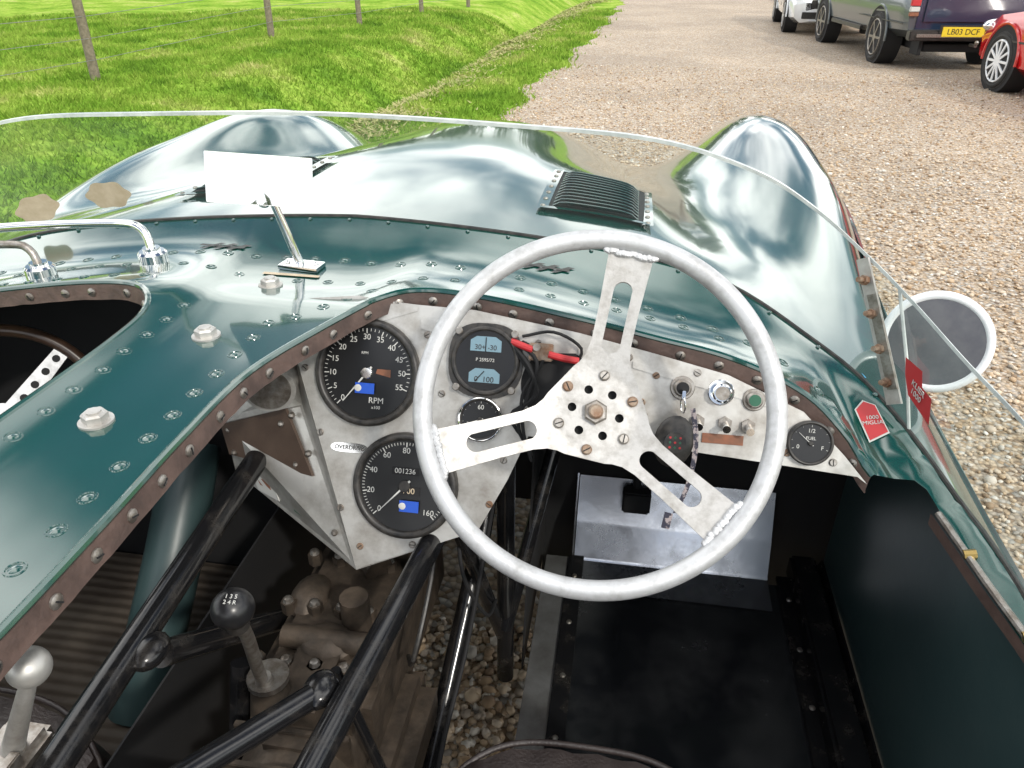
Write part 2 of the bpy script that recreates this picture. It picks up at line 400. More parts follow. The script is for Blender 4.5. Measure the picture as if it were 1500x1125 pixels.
for u in np.arange(-.74,.74,.045): rivet(CX+u,ysm(u)-.135)
for u in np.arange(-.70,.60,.045):
    if abs(u)>.02: rivet(CX+u+.01,ysm(u)-.165-.05*max(0,1-abs(u)/.5),.005)
for u in np.arange(-.70,-.2,.045): rivet(CX+u,.868,.005)
for (x,y) in [(-.483,.733),(-.484,.909),(-.494,.542),(-.49,.33)]:
    z=F(x,y); b.cyl((x,y,z-.001),(x,y,z+.002),.0165,M_alu,seg=24); b.cyl((x,y,z+.002),(x,y,z+.011),.0125,M_alu,seg=6,ch=.002); b.cyl((x,y,z+.011),(x,y,z+.0125),.007,M_alu,seg=12)
b.done()
b=B('seam_gasket',car)
b.tube([Vector((p.x,p.y,F(p.x,p.y)+.001)) for p in seam],.0030,M_bez,seg=6)
for u in np.arange(-.80,.81,.066):
    x=CX+u; y=ysm(u)-.012; z=F(x,y); b.sph((x,y,z+.001),.0036,M_paint,(1,1,.6),8)
b.done()
for nm,x0,x1 in (('bonnet_vent',-.145,.03),('bonnet_vent',-.825,-.645)):
    b=B(nm,car); y0,y1=1.29,1.56
    zz=lambda x,y:Zu(x-CX,y)+.002
    rows=[[Vector((x0+(x1-x0)*i/8,y0-.014+(y1-y0+.028)*j/8,zz(x0+(x1-x0)*i/8,y0-.014+(y1-y0+.028)*j/8)+.003)) for j in range(9)] for i in range(9)]
    b.grid(rows,M_dark)
    ns_=12
    for k in range(ns_):
        ya=y0+(y1-y0)*k/ns_; r2=[]
        for i in range(13):
            x=x0+.012+(x1-x0-.024)*i/12; z=zz(x,ya); e=1-(abs(i-6)/6)**8
            r2.append([Vector((x,ya+.0175,z+.0035)),Vector((x,ya+.010,z+.004+.0055*e)),Vector((x,ya+.003,z+.005+.0095*e)),Vector((x,ya,z+.0045+.0095*e)),Vector((x,ya+.0015,z+.0035+.0085*e))])
        b.grid(r2,M_louv)
    for x in (x0-.004,x1+.004):
        b.grid([[Vector((x+dx,y0-.02+(y1-y0+.04)*j/10,zz(x,y0-.02+(y1-y0+.04)*j/10)+.0045)) for j in range(11)] for dx in (-.010,.010)],M_paint)
        for j in range(7):
            y=y0-.005+(y1-y0)*j/6; b.sph((x,y,zz(x,y)+.005),.005,M_steel,(1,1,.5),8)
    for y in (y0-.012,y1+.012):
        b.grid([[Vector((x0-.008+(x1-x0+.016)*j/10,y+dy,zz(x0-.008+(x1-x0+.016)*j/10,y+dy)+.0055)) for j in range(11)] for dy in (-.006,.006)],M_paint)
    b.done()
# ------------------------------------------------------------------ windscreen
ws=empty('windscreen')
SB=[0,.3,.5,.65,.74,.79,.818,.843,.874,.882,.885]
ST=[(0,1.065,1.148),(.28,1.06,1.141),(.47,1.047,1.131),(.60,1.035,1.098),(.68,1.02,1.057),(.745,.975,1.012),(.785,.90,.984),(.815,.79,.962),(.838,.66,.950),(.85,.45,.937),(.857,.1,.925)]
sb=[]
for u in SB:
    y=ysm(u) if u<.885 else .1
    sb.append(Vector((u,y,Zu(u,y)+.002)))
def mir(L,sg): return [Vector((CX+sg*p[0],p[1],p[2])) for p in L]
base=mir(reversed(sb),-1)+mir(sb[1:],1); top=mir(reversed(ST),-1)+mir(ST[1:],1)
N=160
def samp(P,n):
    cs=[[p[k] for p in P] for k in range(3)]; xs=list(range(len(P)))
    return [Vector([herm(xs,cs[k],(len(P)-1)*i/n) for k in range(3)]) for i in range(n+1)]
bs=samp(base,N); ts=samp(top,N)
b=B('perspex_sheet',ws,sharp=80)
b.grid([[bs[i].lerp(ts[i],j/8)+Vector((0,.012,0))*math.sin(math.pi*j/8)*(1 if 30<i<130 else .2) for j in range(9)] for i in range(N+1)],M_pers); b.done()
b=B('perspex_edge_strip',ws)
b.grid([[p+Vector((0,-.0035,-.0025)),p+Vector((0,-.0035,.0022)),p+Vector((0,.0030,.0028)),p+Vector((0,.0030,-.0020))] for p in ts],M_edge); b.done()
def onscreen(i,t):
    i=max(0,min(N,i)); k=int(i); f=i-k; k2=min(N,k+1)
    return (bs[k].lerp(bs[k2],f)).lerp(ts[k].lerp(ts[k2],f),t)
b=B('screen_bracket',ws)
i0=int(N*(10+5.05)/20)
A=onscreen(i0,.98)+Vector((-.004,-.003,0)); C=onscreen(i0+5,.12)+Vector((-.006,-.003,0))
dd=(C-A); nn=Vector((-.75,-.55,.25)).normalized(); wv=dd.cross(nn).normalized()
b.slab([A-wv*.008,A+wv*.008,C+wv*.010,C-wv*.010],nn*.004,M_alu)
b.slab([A-wv*.011+dd*.25+nn*.004,A+wv*.002+dd*.25+nn*.004,C+wv*.002-dd*.1+nn*.004,C-wv*.011-dd*.1+nn*.004],nn*.004,M_steel)
for t in (.15,.38,.62,.85):
    p=A+dd*t; b.cyl(p-nn*.004,p+nn*.022,.0035,M_rust,seg=10); b.cyl(p+nn*.006,p+nn*.013,.0065,M_rust,seg=6)
b.tube([onscreen(i0+7,.0),onscreen(i0+7,.5),onscreen(i0+6,1.0)],.0022,M_edge,6)
b.done()
b=B('screen_stickers',ws)
for (ic,tc_) in ((68,.28),(62.5,.24)):
    c=onscreen(ic,tc_)+Vector((0,.004,0)); tx=(onscreen(ic+1,tc_)-onscreen(ic-1,tc_)).normalized(); ty=(onscreen(ic,.6)-onscreen(ic,.1)).normalized()
    nrm=tx.cross(ty).normalized()
    if nrm.y>0: nrm=-nrm
    P=[]
    for k in range(40):
        a=2*math.pi*k/40; rr=1+.08*math.cos(6*a); P.append(c+nrm*.004+tx*.036*rr*math.cos(a)+ty*.025*rr*math.sin(a))
    b.poly(P,M_tan)
iS=N*(10+6.2)/20
offn=Vector((-.004,0,.001))
def sc_(di,t): return onscreen(iS+di,t)+offn
b.poly([sc_(-2.2,.56),sc_(.8,.60),sc_(.8,.48),sc_(2.4,.48),sc_(2.0,.26),sc_(-1.9,.29),sc_(-2.4,.42)],M_red)
b.done()
c=sc_(.1,.41); tx=(onscreen(iS-1,.4)-onscreen(iS+1,.4)).normalized(); ty=(onscreen(iS,.8)-onscreen(iS,.1)).normalized(); nS=tx.cross(ty).normalized()
if nS.x>0: nS=-nS
text('sticker_text','KLIER\n1000',.011,fmat(c+nS*.002,-tx,nS),M_white,ws)
b=B('body_stickers',car)
def dec(x,y,pts,mat,rz=0,h=.0015,fn=F):
    P=[]
    for (a,d) in pts:
        X=x+a*math.cos(rz)-d*math.sin(rz); Y=y+a*math.sin(rz)+d*math.cos(rz); P.append((X,Y,fn(X,Y)+h))
    b.poly(P,mat)
dec(.333,.885,[(-.013,-.027),(.011,-.027),(.012,.018),(.0,.030),(-.014,.020)],M_white,.25,.0020)
dec(.333,.885,[(-.0115,-.025),(.0095,-.025),(.0105,.017),(.0,.027),(-.0125,.019)],M_red,.25,.0030)
dec(.345,.985,[(-.012,-.018),(.006,-.012),(.010,.015),(-.008,.010)],M_lblue,.3,.0015)
for (x,y,s_) in ((-.62,1.03,1),(-.12,1.04,1)):
    for k in range(3):
        dec(x,y,[(-.03*s_+.022*k,-.012),(-.022*s_+.022*k,-.013),(.004*s_+.022*k,.010),(-.006*s_+.022*k,.011)],M_bez,-.05,.0015)
    dec(x,y,[(-.035,-.002),(.04,-.005),(.042,.001),(-.033,.004)],M_bez,-.05,.0022)
dec(-.475,.952,[(-.04,-.004),(.045,-.004),(.045,.004),(-.04,.004)],M_tan,.0,.0015)
b.done()
nn=Fn(.333,.885); text('sticker_text','1000\nMIGLIA',.0078,fmat(Vector((.333,.882,F(.333,.882)+.0055)),Vector((.9,.3,-.6)),nn),M_white,car)
# ------------------------------------------------------------------ mirrors
b=B('rear_view_mirror')
zb=F(-.47,.981)
b.box((-.468,.981,zb+.004),(.062,.030,.007),M_chrome,Matrix.Rotation(-.1,3,'Z'))
for dx in(-.022,.022): b.sph((-.468+dx,.981,zb+.009),.005,M_chrome,(1,1,.5),10)
b.cyl((-.471,.983,zb+.006),(-.494,.975,1.045),.0065,M_chrome,r2=.0055,seg=14)
mc=Vector((-.506,.968,1.076)); nmr=Vector((.30,-.93,.172)).normalized()
Mm=fmat(mc,Vector((1,.25,-.10)),nmr); q=Mm.to_3x3()
b.box(mc-nmr*.005,(.142,.068,.006),M_chrome,q)
def lp(M,x,y,z=0): return (M@Vector((x,y,z)))
b.poly([lp(Mm,-.0695,-.0325,.0005),lp(Mm,.0695,-.0325,.0005),lp(Mm,.0695,.0325,.0005),lp(Mm,-.0695,.0325,.0005)],M_mirror)
b.sph(mc-nmr*.012-Vector((0,0,.03)),.010,M_chrome)
b.done()
b=B('side_mirror')
sc=Vector((.462,1.075,.850)); ns=Vector((-.34,-.90,.28)).normalized()
b.tor(sc,ns,.0690,.0068,M_carw,56,12); b.cyl(sc-ns*.004,sc+ns*.004,.0685,M_mirgrey,seg=48)
b.sph(sc-ns*.036,.066,M_carw,(1,1,.45),28,ns.to_track_quat('Z','Y').to_matrix())
b.cyl(sc-ns*.03,(.44,1.13,.74),.007,M_chrome,seg=10); b.cyl((.44,1.13,.72),(.44,1.13,.745),.018,M_chrome,seg=16)
b.done()
b=B('grab_handle')
for (x,y) in ((-.683,.951),(-.835,.905)):
    z=F(x,y); b.cyl((x,y,z-.001),(x,y,z+.018),.0205,M_chrome,seg=28,ch=.003); b.cyl((x,y,z+.018),(x,y,z+.023),.012,M_chrome,seg=20)
b.tube([(-.683,.951,F(-.683,.951)+.018),(-.688,.955,.992),(-.700,.957,1.004),(-.73,.955,1.008),(-.85,.93,1.006),(-.95,.905,1.0),(-1.05,.88,.99)],.0065,M_chrome,12,.008)
b.tube([(-.835,.905,F(-.835,.905)+.018),(-.842,.908,.975),(-.858,.908,.985),(-.95,.88,.985),(-1.05,.85,.98)],.0058,M_steel,12,.008)
b.done()
# ------------------------------------------------------------------ dash
DM=fmat((0,.825,.868),(1,0,0),(0,-.9063,.4226))
dash=empty('instrument_panel')
b=B('panel_plate',dash,DM)
out=[(-.4254,.02),(-.326,-.267),(-.163,-.197),(-.128,-.125),(-.105,-.066),(.056,-.064),(.30,-.080),(.312,-.088),(.283,-.056),(.230,-.006),(.137,.032),(.045,.052),(-.05,.071),(-.185,.091),(-.262,.093),(-.31,.096),(-.34,.10),(-.43,.09)]
b.prism(out,-.0025,0,M_alu)
b.prism([(-.345,.055),(-.26,.085),(-.26,.09),(-.345,.095)],.0006,.0012,M_alu)
b.prism([(-.255,.078),(-.05,.062),(-.05,.045),(-.10,.042),(-.255,.062)],.0008,.002,M_alu)
b.prism([(.02,.040),(.20,.000),(.20,-.006),(.02,.032)],.0006,.002,M_alu)
scr=[(-.41,.0),(-.385,-.085),(-.352,-.185),(-.322,-.235),(-.175,-.19),(-.25,-.225),(-.245,.055),(-.222,-.02),(-.21,-.085),(-.1,.055),(-.115,-.03),(.015,.045),(.05,.025),(.03,-.045),(.10,.032),(.2,-.015),(.215,-.058),(.27,-.065),(-.15,-.16),(-.135,-.1),(-.24,-.1),(.035,-.01),(.20,-.035)]
for x,y in scr:
    b.cyl((x,y,0),(x,y,.0025),.0048,M_steel if random.random()<.75 else M_rust,seg=12,ch=.001); b.box((x,y,.0027),(.007,.001,.0006),M_dark,Matrix.Rotation(random.random()*3,3,'Z'))
b.cyl((-.072,.002,.0),(-.072,.002,.0015),.047,M_dark,seg=36)
b.done()
b=B('console_side',dash)
C1=Vector((-.4254,.833,.886));C2=Vector((-.326,.712,.626)); D2=Vector((-.588,.889,.63)); D1=Vector((-.57,.86,.742)); E=Vector((-.43,.838,.80))
nn=(C2-C1).cross(D2-C1).normalized()
if nn.y>0: nn=-nn
b.slab([C1,C2,D2,D1,E],-nn*.002,M_alu)
b.slab([Vector((-.40,.835,.86)),Vector((-.43,.838,.80)),D1,Vector((-.52,.87,.83))],(0,.002,0),M_alu)
b.done()
b=B('console_trim',dash)
def bl(s,t):
    a=D1.lerp(E,s) ; c=D2.lerp(C2,s); return a.lerp(c,t)+nn*.002
b.slab([bl(.0,.02),bl(.84,.0),bl(.90,.46),bl(.02,.60)],nn*.004,M_wood)
b.slab([bl(.20,.70),bl(.42,.64),bl(.44,.90),bl(.24,.97)],nn*.0015,M_white)
b.slab([bl(.26,.76),bl(.38,.73),bl(.39,.82),bl(.28,.85)],nn*.002,M_orange)
b.slab([bl(.52,.64),bl(.68,.58),bl(.74,.78),bl(.68,.88),bl(.58,.88)],nn*.0015,M_green)
b.slab([bl(.55,.68),bl(.66,.64),bl(.69,.72),bl(.57,.77)],nn*.002,M_tan)
for s,t in((.1,.12),(.75,.1),(.1,.5),(.78,.4),(.95,.3),(.95,.8),(.9,.05)): 
    p=bl(s,t); b.sph(p+nn*.005,.005,M_steel,(1,1,1),8)
b.slab([C2,Vector((-.163,.7426,.691)),Vector((-.163,.86,.70)),D2],(0,0,-.002),M_alu)
b.cyl((-.455,.80,.845),(-.475,.88,.85),.036,M_alu,seg=28,ch=.004)
b.cyl((-.4545,.798,.845),(-.455,.80,.845),.030,M_steel,seg=28)
b.done()
def gauge(name,x,y,r,nums,a0,a1,nt,needle,numr=.70,ns=.155,cap=None):
    g=empty(name); g.matrix_local=DM@Matrix.Translation((x,y,0))
    b=B('gauge_case',g)
    b.cyl((0,0,0),(0,0,.006),r,M_bez,seg=56,ch=.002); b.tor((0,0,.0065),(0,0,1),r*.925,r*.075,M_bez,64,12)
    b.cyl((0,0,.005),(0,0,.0064),r*.86,M_face,seg=48)
    for i in range(nt+1):
        a=a0+(a1-a0)*i/nt; big=(i%(nt//(len(nums)-1))==0) if nums else i%4==0
        L=r*(.09 if big else .05); p=Vector((math.cos(a),math.sin(a),0)); c=p*(r*.82-L/2)+Vector((0,0,.0068))
        b.box(c,(L,r*(.018 if big else .010),.0005),M_white,Matrix.Rotation(a,3,'Z'))
    a=needle; p=Vector((math.cos(a),math.sin(a),0)); o=Vector((-p.y,p.x,0))
    h=Vector((0,0,.0085)); b.slab([h-p*r*.15-o*r*.02,h+p*r*.70-o*r*.006,h+p*r*.70+o*r*.006,h-p*r*.15+o*r*.02],(0,0,.0006),M_white)
    b.cyl((0,0,.0068),(0,0,.0105),r*.11,M_chrome if cap else M_bez,seg=20,ch=.001)
    b.done()
    for i,t in enumerate(nums):
        a=a0+(a1-a0)*i/(len(nums)-1)
        text('numeral',t,r*ns*1.15,Matrix.Translation((math.cos(a)*r*numr*.92,math.sin(a)*r*numr*.92,.0068)),M_white,g,.0001)
    return g
g=gauge('tachometer',-.322,.0,.071,['0','5','10','15','20','25','30','35','40','45','50','55'],R(228),R(-20),44,R(232),.72,.13,cap=1)
text('dial_text','RPM',.011,Matrix.Translation((.014,-.036,.0068)),M_white,g); text('dial_text','x100',.006,Matrix.Translation((.014,-.045,.0068)),M_white,g); text('dial_text','RPM',.005,Matrix.Translation((-.004,.026,.0068)),M_white,g)
b=B('dial_sticker',g); b.box((-.001,-.020,.0105),(.026,.014,.0006),M_blue); b.sph((-.010,-.020,.0107),.005,M_white,(1,1,.1),12); b.poly([(.012,0,.0072),(.032,-.004,.0072),(.032,.006,.0072),(.014,.006,.0072)],M_orange); b.done()
g=gauge('speedometer',-.263,-.1455,.071,['0','20','40','60','80','100','120','140','160'],R(225),R(-45),64,R(227),.72,.13)
b=B('odometer',g)
b.box((.0,.020,.0070),(.036,.010,.0012),M_dark); b.box((.006,-.006,.0070),(.030,.011,.0012),M_dark); b.box((.008,-.026,.0105),(.026,.015,.0006),M_blue); b.sph((-.001,-.026,.0107),.005,M_white,(1,1,.1),12); b.done()
text('digits','001236',.0095,Matrix.Translation((0,.020,.0082)),M_white,g); text('digits','700',.011,Matrix.Translation((.006,-.006,.0082)),M_tan,g)
g=empty('dual_pressure_gauge'); g.matrix_local=DM@Matrix.Translation((-.166,.0275,0))
b=B('gauge_case',g)
b.prism([(.048*math.copysign(abs(math.cos(a))**.75,math.cos(a)),.048*math.copysign(abs(math.sin(a))**.75,math.sin(a))) for a in [2*math.pi*k/40 for k in range(40)]],0,.008,M_bez)
b.tor((0,0,.008),(0,0,1),.0415,.0035,M_bez,48,10); b.cyl((0,0,.008),(0,0,.0088),.039,M_face,seg=40)
b.prism([(-.020,.012),(.020,.012),(.020,.026),(.012,.031),(-.012,.031),(-.020,.026)],.009,.0096,M_lcd)
b.prism([(-.020,-.028),(.020,-.028),(.020,-.016),(.012,-.010),(-.012,-.010),(-.020,-.016)],.009,.0096,M_lcd)
b.box((.0,.021,.0102),(.0012,.018,.0004),M_dark); b.box((-.006,-.020,.0102),(.0012,.018,.0004),M_dark,Matrix.Rotation(-.7,3,'Z'))
for sx in(-1,1):
    for sy in(-1,1): b.cyl((sx*.036,sy*.036,.008),(sx*.036,sy*.036,.011),.005,M_steel,seg=12,ch=.001)
b.done()
text('dial_text','30+ -30',.009,Matrix.Translation((0,.017,.0098)),M_bez,g); text('dial_text','P 2595/72',.0060,Matrix.Translation((0,.001,.0092)),M_white,g); text('dial_text','0  100',.010,Matrix.Translation((0,-.024,.0098)),M_bez,g)
g=gauge('temperature_gauge',-.168,-.0485,.0285,['30','60','100'],R(210),R(-30),12,R(200),.6,.26)
b=B('chrome_ring',g); b.tor((0,0,.007),(0,0,1),.0275,.0018,M_chrome,40,8); b.done()
g=gauge('fuel_gauge',.240,-.043,.0275,['0','1/2','F'],R(200),R(-20),8,R(140),.6,.22)
text('dial_text','FUEL',.0055,Matrix.Translation((0,.006,.0068)),M_white,g)
b=B('overdrive_badge',dash,DM); 
b.prism([(-.343+.026*math.copysign(abs(math.cos(a))**.5,math.cos(a)),-.102+.0065*math.sin(a)) for a in [2*math.pi*k/24 for k in range(24)]],.0005,.0025,M_chrome); b.done()
text('badge_text','OVERDRIVE',.0078,DM@Matrix.Translation((-.343,-.102,.003)),M_bez,dash)
b=B('switches',dash,DM)
def knob(x,y,r,m,h=.016,m2=M_chrome):
    b.cyl((x,y,0),(x,y,.004),r*1.15,m2,seg=24,ch=.001); b.cyl((x,y,.004),(x,y,h),r*.85,m2,seg=20,ch=.002); b.cyl((x,y,h-.001),(x,y,h+.0015),r*.6,m,seg=18)
knob(.083,.012,.013,M_dark,.010,M_steel); knob(.130,.010,.014,M_steel,.016); knob(.170,.004,.012,M_green,.010,M_steel); knob(.035,-.028,.008,M_dark,.008,M_steel)
for x,y in((.105,-.028),(.138,-.028),(.166,-.029)):
    b.cyl((x,y,0),(x,y,.005),.009,M_steel,seg=6); b.cyl((x,y,.004),(x,y-.005,.022),.0035,M_chrome,r2=.005,seg=12)
b.box((.137,-.048,.0012),(.05,.012,.0012),M_orange)
b.tube([(-.135,.055,.006),(-.118,.050,.014),(-.105,.046,.016)],.0045,M_red,10,.004); b.tube([(-.085,.042,.016),(-.065,.038,.014),(-.048,.036,.008)],.0045,M_red,10,.004)
b.box((-.095,.044,.010),(.03,.022,.010),M_rust); b.cyl((-.100,.050,.012),(-.100,.050,.02),.005,M_steel,seg=8)
for k in range(7):
    o=random.uniform(-.01,.01); 
    b.tube([(-.13+o,.055,.004),(-.10+o,.03+o,.012+.002*k),(-.105-o,-.01,.014),(-.12+o,-.05-o,.008),(-.10,-.09-o,-.01)],.0022,M_dark,8,.01)
b.tube([(-.12,.062,.01),(-.08,.070,.016),(-.045,.052,.01),(-.05,.03,.0)],.002,M_dark,8,.008)
b.done()
b=B('ignition_key'); 
K=lambda x,y,z: DM@Vector((x,y,z))
b.box(K(.083,.006,.022),(.004,.010,.024),M_chrome,DM.to_3x3()); b.tor(K(.083,-.006,.030),(1,.2,0),.010,.001,M_chrome,20,6)
q=(DM.to_3x3())@Matrix.Rotation(-.15,3,'Z')
b.sph(K(.076,-.052,.028),.024,M_bez,(1,1.35,.35),20,q)
b.cyl(K(.077,-.052,.036),K(.077,-.052,.0372),.013,M_bez,seg=20)
for i in range(9): b.cyl(K(.077+.006*(i%3-1),-.052+.006*(i//3-1),.0372),K(.077+.006*(i%3-1),-.052+.006*(i//3-1),.0376),.0015,M_green if i%2 else M_red,seg=8)
rr=crv([K(.095,-.01,.03),K(.102,-.05,.032),K(.098,-.10,.03),K(.085,-.14,.03)],.01); b.grid([[p-Vector((.003,0,0)),p+Vector((.003,0,.001))] for p in rr],M_ribbon)
b.box(K(.076,-.150,.03),(.010,.020,.002),M_ribbon,q); b.done()
# ------------------------------------------------------------------ steering wheel
sw=empty('steering_wheel')
wn=Vector((.05,-.805,.625)).normalized(); wx=Vector((0,0,1)).cross(wn)
WM=fmat((-.0166,.6640,.9395),wx,wn); sw.matrix_local=WM
RW=.1820
b=B('rim',sw); b.tor((0,0,0),(0,0,1),RW,.0104,M_rim,144,20)
dish=lambda r: -.034*(1-max(0,min(1,(r-.045)/.130))**1.0)
ang=[R(80),R(198),R(320)]
outl=[]
for th in ang:
    for r,w in [(.044,-.034),(.050,-.029),(.060,-.0240),(.075,-.0215),(.11,-.0215),(.175,-.0240),(.175,.0240),(.11,.0215),(.075,.0215),(.060,.0240),(.050,.029),(.044,.034)]:
        outl.append(Vector((r*math.cos(th)-w*math.sin(th),r*math.sin(th)+w*math.cos(th))))
def dens(L,step=.005):
    o=[]
    for i,p in enumerate(L):
        p=Vector(p); q=Vector(L[(i+1)%len(L)]); k=max(1,int((q-p).length/step))
        for j in range(k): v=p.lerp(q,j/k); o.append((v.x,v.y))
    return o
loops=[dens(outl)]
for th in ang:
    pp=[]
    for k in range(28):
        a=2*math.pi*k/28; x=.103+.0095*math.cos(a)+(.028 if math.cos(a)>0 else -.028); y=.0100*math.sin(a); pp.append((x*math.cos(th)-y*math.sin(th),x*math.sin(th)+y*math.cos(th)))
    loops.append(dens(pp))
for k in range(6):
    a=R(79+30+60*k); c=(.026*math.cos(a),.026*math.sin(a)); loops.append([(c[0]+.0048*math.cos(t),c[1]+.0048*math.sin(t)) for t in [2*math.pi*j/14 for j in range(14)]])
P2=[];E2=[]
for L in loops:
    o=len(P2); P2+=[Vector(p) for p in L]; E2+=[(o+i,o+(i+1)%len(L)) for i in range(len(L))]
allp=np.array([p[:] for p in P2])
def inplate(x,y): return sum(inloop(L,x,y) for L in loops)%2==1
for x in np.arange(-.18,.18,.0055):
    for y in np.arange(-.18,.18,.0055):
        if x*x+y*y<.18**2 and inplate(x+.0007,y+.0011) and ((allp-np.array([x+.0007,y+.0011]))**2).sum(1).min()>.0022**2: P2.append(Vector((x+.0007,y+.0011)))
rs=geometry.delaunay_2d_cdt(P2,E2,[],0,1e-7)
V2=rs[0]; tri=[]
for f in rs[2]:
    cx=sum(V2[i].x for i in f)/len(f); cy=sum(V2[i].y for i in f)/len(f)
    if inplate(cx,cy): tri.append(tuple(f))
bs_=B('spokes',sw,sharp=40)
bs_._add([Vector((v.x,v.y,dish(v.length)+.0018)) for v in V2],tri,M_spoke)
bs_._add([Vector((v.x,v.y,dish(v.length)-.0018)) for v in V2],[t[::-1] for t in tri],M_spoke)
for L in loops:
    bs_.grid([[Vector((p[0],p[1],dish(math.hypot(*p))+.0018)),Vector((p[0],p[1],dish(math.hypot(*p))-.0018))] for p in L+[L[0]]],M_spoke)
bmesh.ops.delete(bs_.bm,geom=[v for v in bs_.bm.verts if not v.link_faces],context='VERTS')
bmesh.ops.remove_doubles(bs_.bm,verts=list(bs_.bm.verts),dist=.00002)
bs_.done()
for th in ang:
    for k in range(22):
        w=-.026+.0025*k; r=.1700-.0025*random.random(); b.sph((r*math.cos(th)-w*math.sin(th),r*math.sin(th)+w*math.cos(th),.0015+random.uniform(-.0006,.0006)),.0040,M_rim,(1,1,.7),8)
b.done()
b=B('hub',sw)
for k in range(6):
    a=R(79+60*k); r=.041; b.cyl((r*math.cos(a),r*math.sin(a),-.033),(r*math.cos(a),r*math.sin(a),-.028),.0058,M_rust if k%2 else M_steel,seg=14,ch=.0015); b.box((r*math.cos(a),r*math.sin(a),-.0279),(.009,.0012,.0006),M_dark,Matrix.Rotation(random.random()*3,3,'Z'))
b.cyl((0,0,-.036),(0,0,-.024),.0135,M_steel,seg=6,ch=.002); b.cyl((0,0,-.024),(0,0,-.018),.008,M_rust,seg=12,ch=.002)
b.cyl((0,0,-.042),(0,0,-.053),.040,M_dark,seg=32)
b.cyl((0,0,-.053),(0,0,-.11),.022,M_dark,seg=20); b.cyl((0,0,-.11),(0,0,-.45),.014,M_dark,seg=16)
b.done()
# ------------------------------------------------------------------ interior
b=B('chassis_frame',car)
b.cyl((-.456,.05,.71),(-.505,.82,.71),.0165,M_blackgl,seg=24); b.cyl((-.305,.05,.655),(-.212,.86,.665),.0160,M_blackgl,seg=24)
b.cyl((-.288,.50,.655),(-.44,.28,.69),.0135,M_blackgl,seg=20); b.cyl((-.46,.30,.70),(-.52,.62,.20),.014,M_blackgl)
b.sph((-.289,.50,.657),.018,M_blackgl,(1.1,1.4,.8)); b.sph((-.464,.48,.708),.018,M_blackgl,(1.05,1.4,.8))
b.cyl((-.285,.53,.65),(-.20,.56,.16),.007,M_blackgl); b.cyl((-.24,.60,.22),(-.2,.93,.50),.0155,M_blackgl,seg=20); b.cyl((-.20,.93,.50),(-.19,1.1,.66),.0155,M_blackgl)
b.cyl((-.162,.942,.16),(-.16,.95,.66),.0155,M_blackgl,seg=20); b.cyl((-.16,.93,.30),(-.09,1.12,.62),.013,M_blackgl); b.cyl((-.21,.8,.66),(-.16,.97,.20),.012,M_blackgl)
b.cyl((-.47,.5,.68),(-.46,.95,.30),.0155,M_blackgl,seg=20); b.cyl((-.45,.6,.55),(-.455,.45,.18),.014,M_blackgl)
b.cyl((-.52,.86,.70),(-.20,.86,.665),.014,M_blackgl)
b.tube([(-.20,.50,.16),(-.205,.62,.34),(-.19,.76,.44),(-.17,.85,.6),(-.15,.86,.74)],.0035,M_dark,8,.02)
b.tube([(-.22,.86,.63),(-.20,.80,.55),(-.17,.82,.45),(-.17,.9,.4)],.003,M_dark,8,.02)
b.tube([(-.24,.84,.66),(-.23,.74,.60),(-.24,.66,.52),(-.26,.70,.48)],.0035,M_bez,8,.02)
b.done()
b=B('gearbox'); 
b.box((-.362,.78,.44),(.17,.42,.17),M_cast); b.box((-.362,.60,.47),(.12,.16,.14),M_cast,bvf=.5); b.cyl((-.362,.30,.43),(-.362,.62,.43),.065,M_cast,r2=.08,seg=24)
b.box((-.33,.50,.36),(.20,.5,.10),M_cast,bvf=.5)
for x in(-.44,-.40,-.36,-.32,-.285):
    for y in(.62,.72,.82,.92): 
        b.cyl((x,y,.52),(x,y,.540),.011,M_cast,seg=6); b.sph((x,y,.540),.008,M_steel,seg=8)
b.cyl((-.40,.575,.50),(-.40,.575,.56),.032,M_cast,r2=.022,seg=18); b.cyl((-.40,.575,.558),(-.40,.575,.566),.026,M_steel,seg=18); b.cyl((-.33,.70,.53),(-.33,.70,.585),.02,M_cast,seg=12); b.cyl((-.42,.66,.54),(-.30,.66,.54),.016,M_cast,seg=12); b.cyl((-.33,.80,.54),(-.40,.88,.56),.022,M_cast,seg=12)
b.cyl((-.27,.56,.41),(-.25,.56,.41),.012,M_brass,seg=12)
b.sph((-.36,.66,.53),.035,M_cast,(1.2,1,.7)); b.sph((-.31,.62,.50),.03,M_cast,(1,1.4,.8)); b.sph((-.42,.75,.52),.03,M_cast,(1,1.4,.8))
for k in range(5): b.box((-.362,.34+.05*k,.44),(.15,.008,.15),M_cast)
b.done()
b=B('gear_lever')
b.tube([(-.403,.572,.53),(-.397,.555,.60),(-.375,.52,.70),(-.359,.489,.765)],.0075,M_steel,12,.01)
b.cyl((-.403,.572,.535),(-.400,.565,.575),.016,M_steel,r2=.010,seg=14); b.sph((-.3586,.486,.782),.0215,M_face,(1,1,.95),24); b.cyl((-.362,.492,.752),(-.359,.487,.768),.012,M_bez,seg=16)
b.done()
text('shift_pattern','1 3 5\n2 4 R',.006,fmat((-.3540,.4795,.8020),(1,.1,0),(.1,-.35,.93)),M_white,bpy.data.objects['gear_lever'])
b=B('hand_brake_lever')
b.cyl((-.515,.348,.72),(-.463,.352,.825),.010,M_alu,r2=.0065,seg=14); b.sph((-.459,.352,.838),.0172,M_alu,seg=24); b.box((-.518,.348,.70),(.05,.06,.05),M_steel); b.box((-.50,.325,.70),(.01,.03,.07),M_steel); b.done()
b=B('footwell_floor',car)
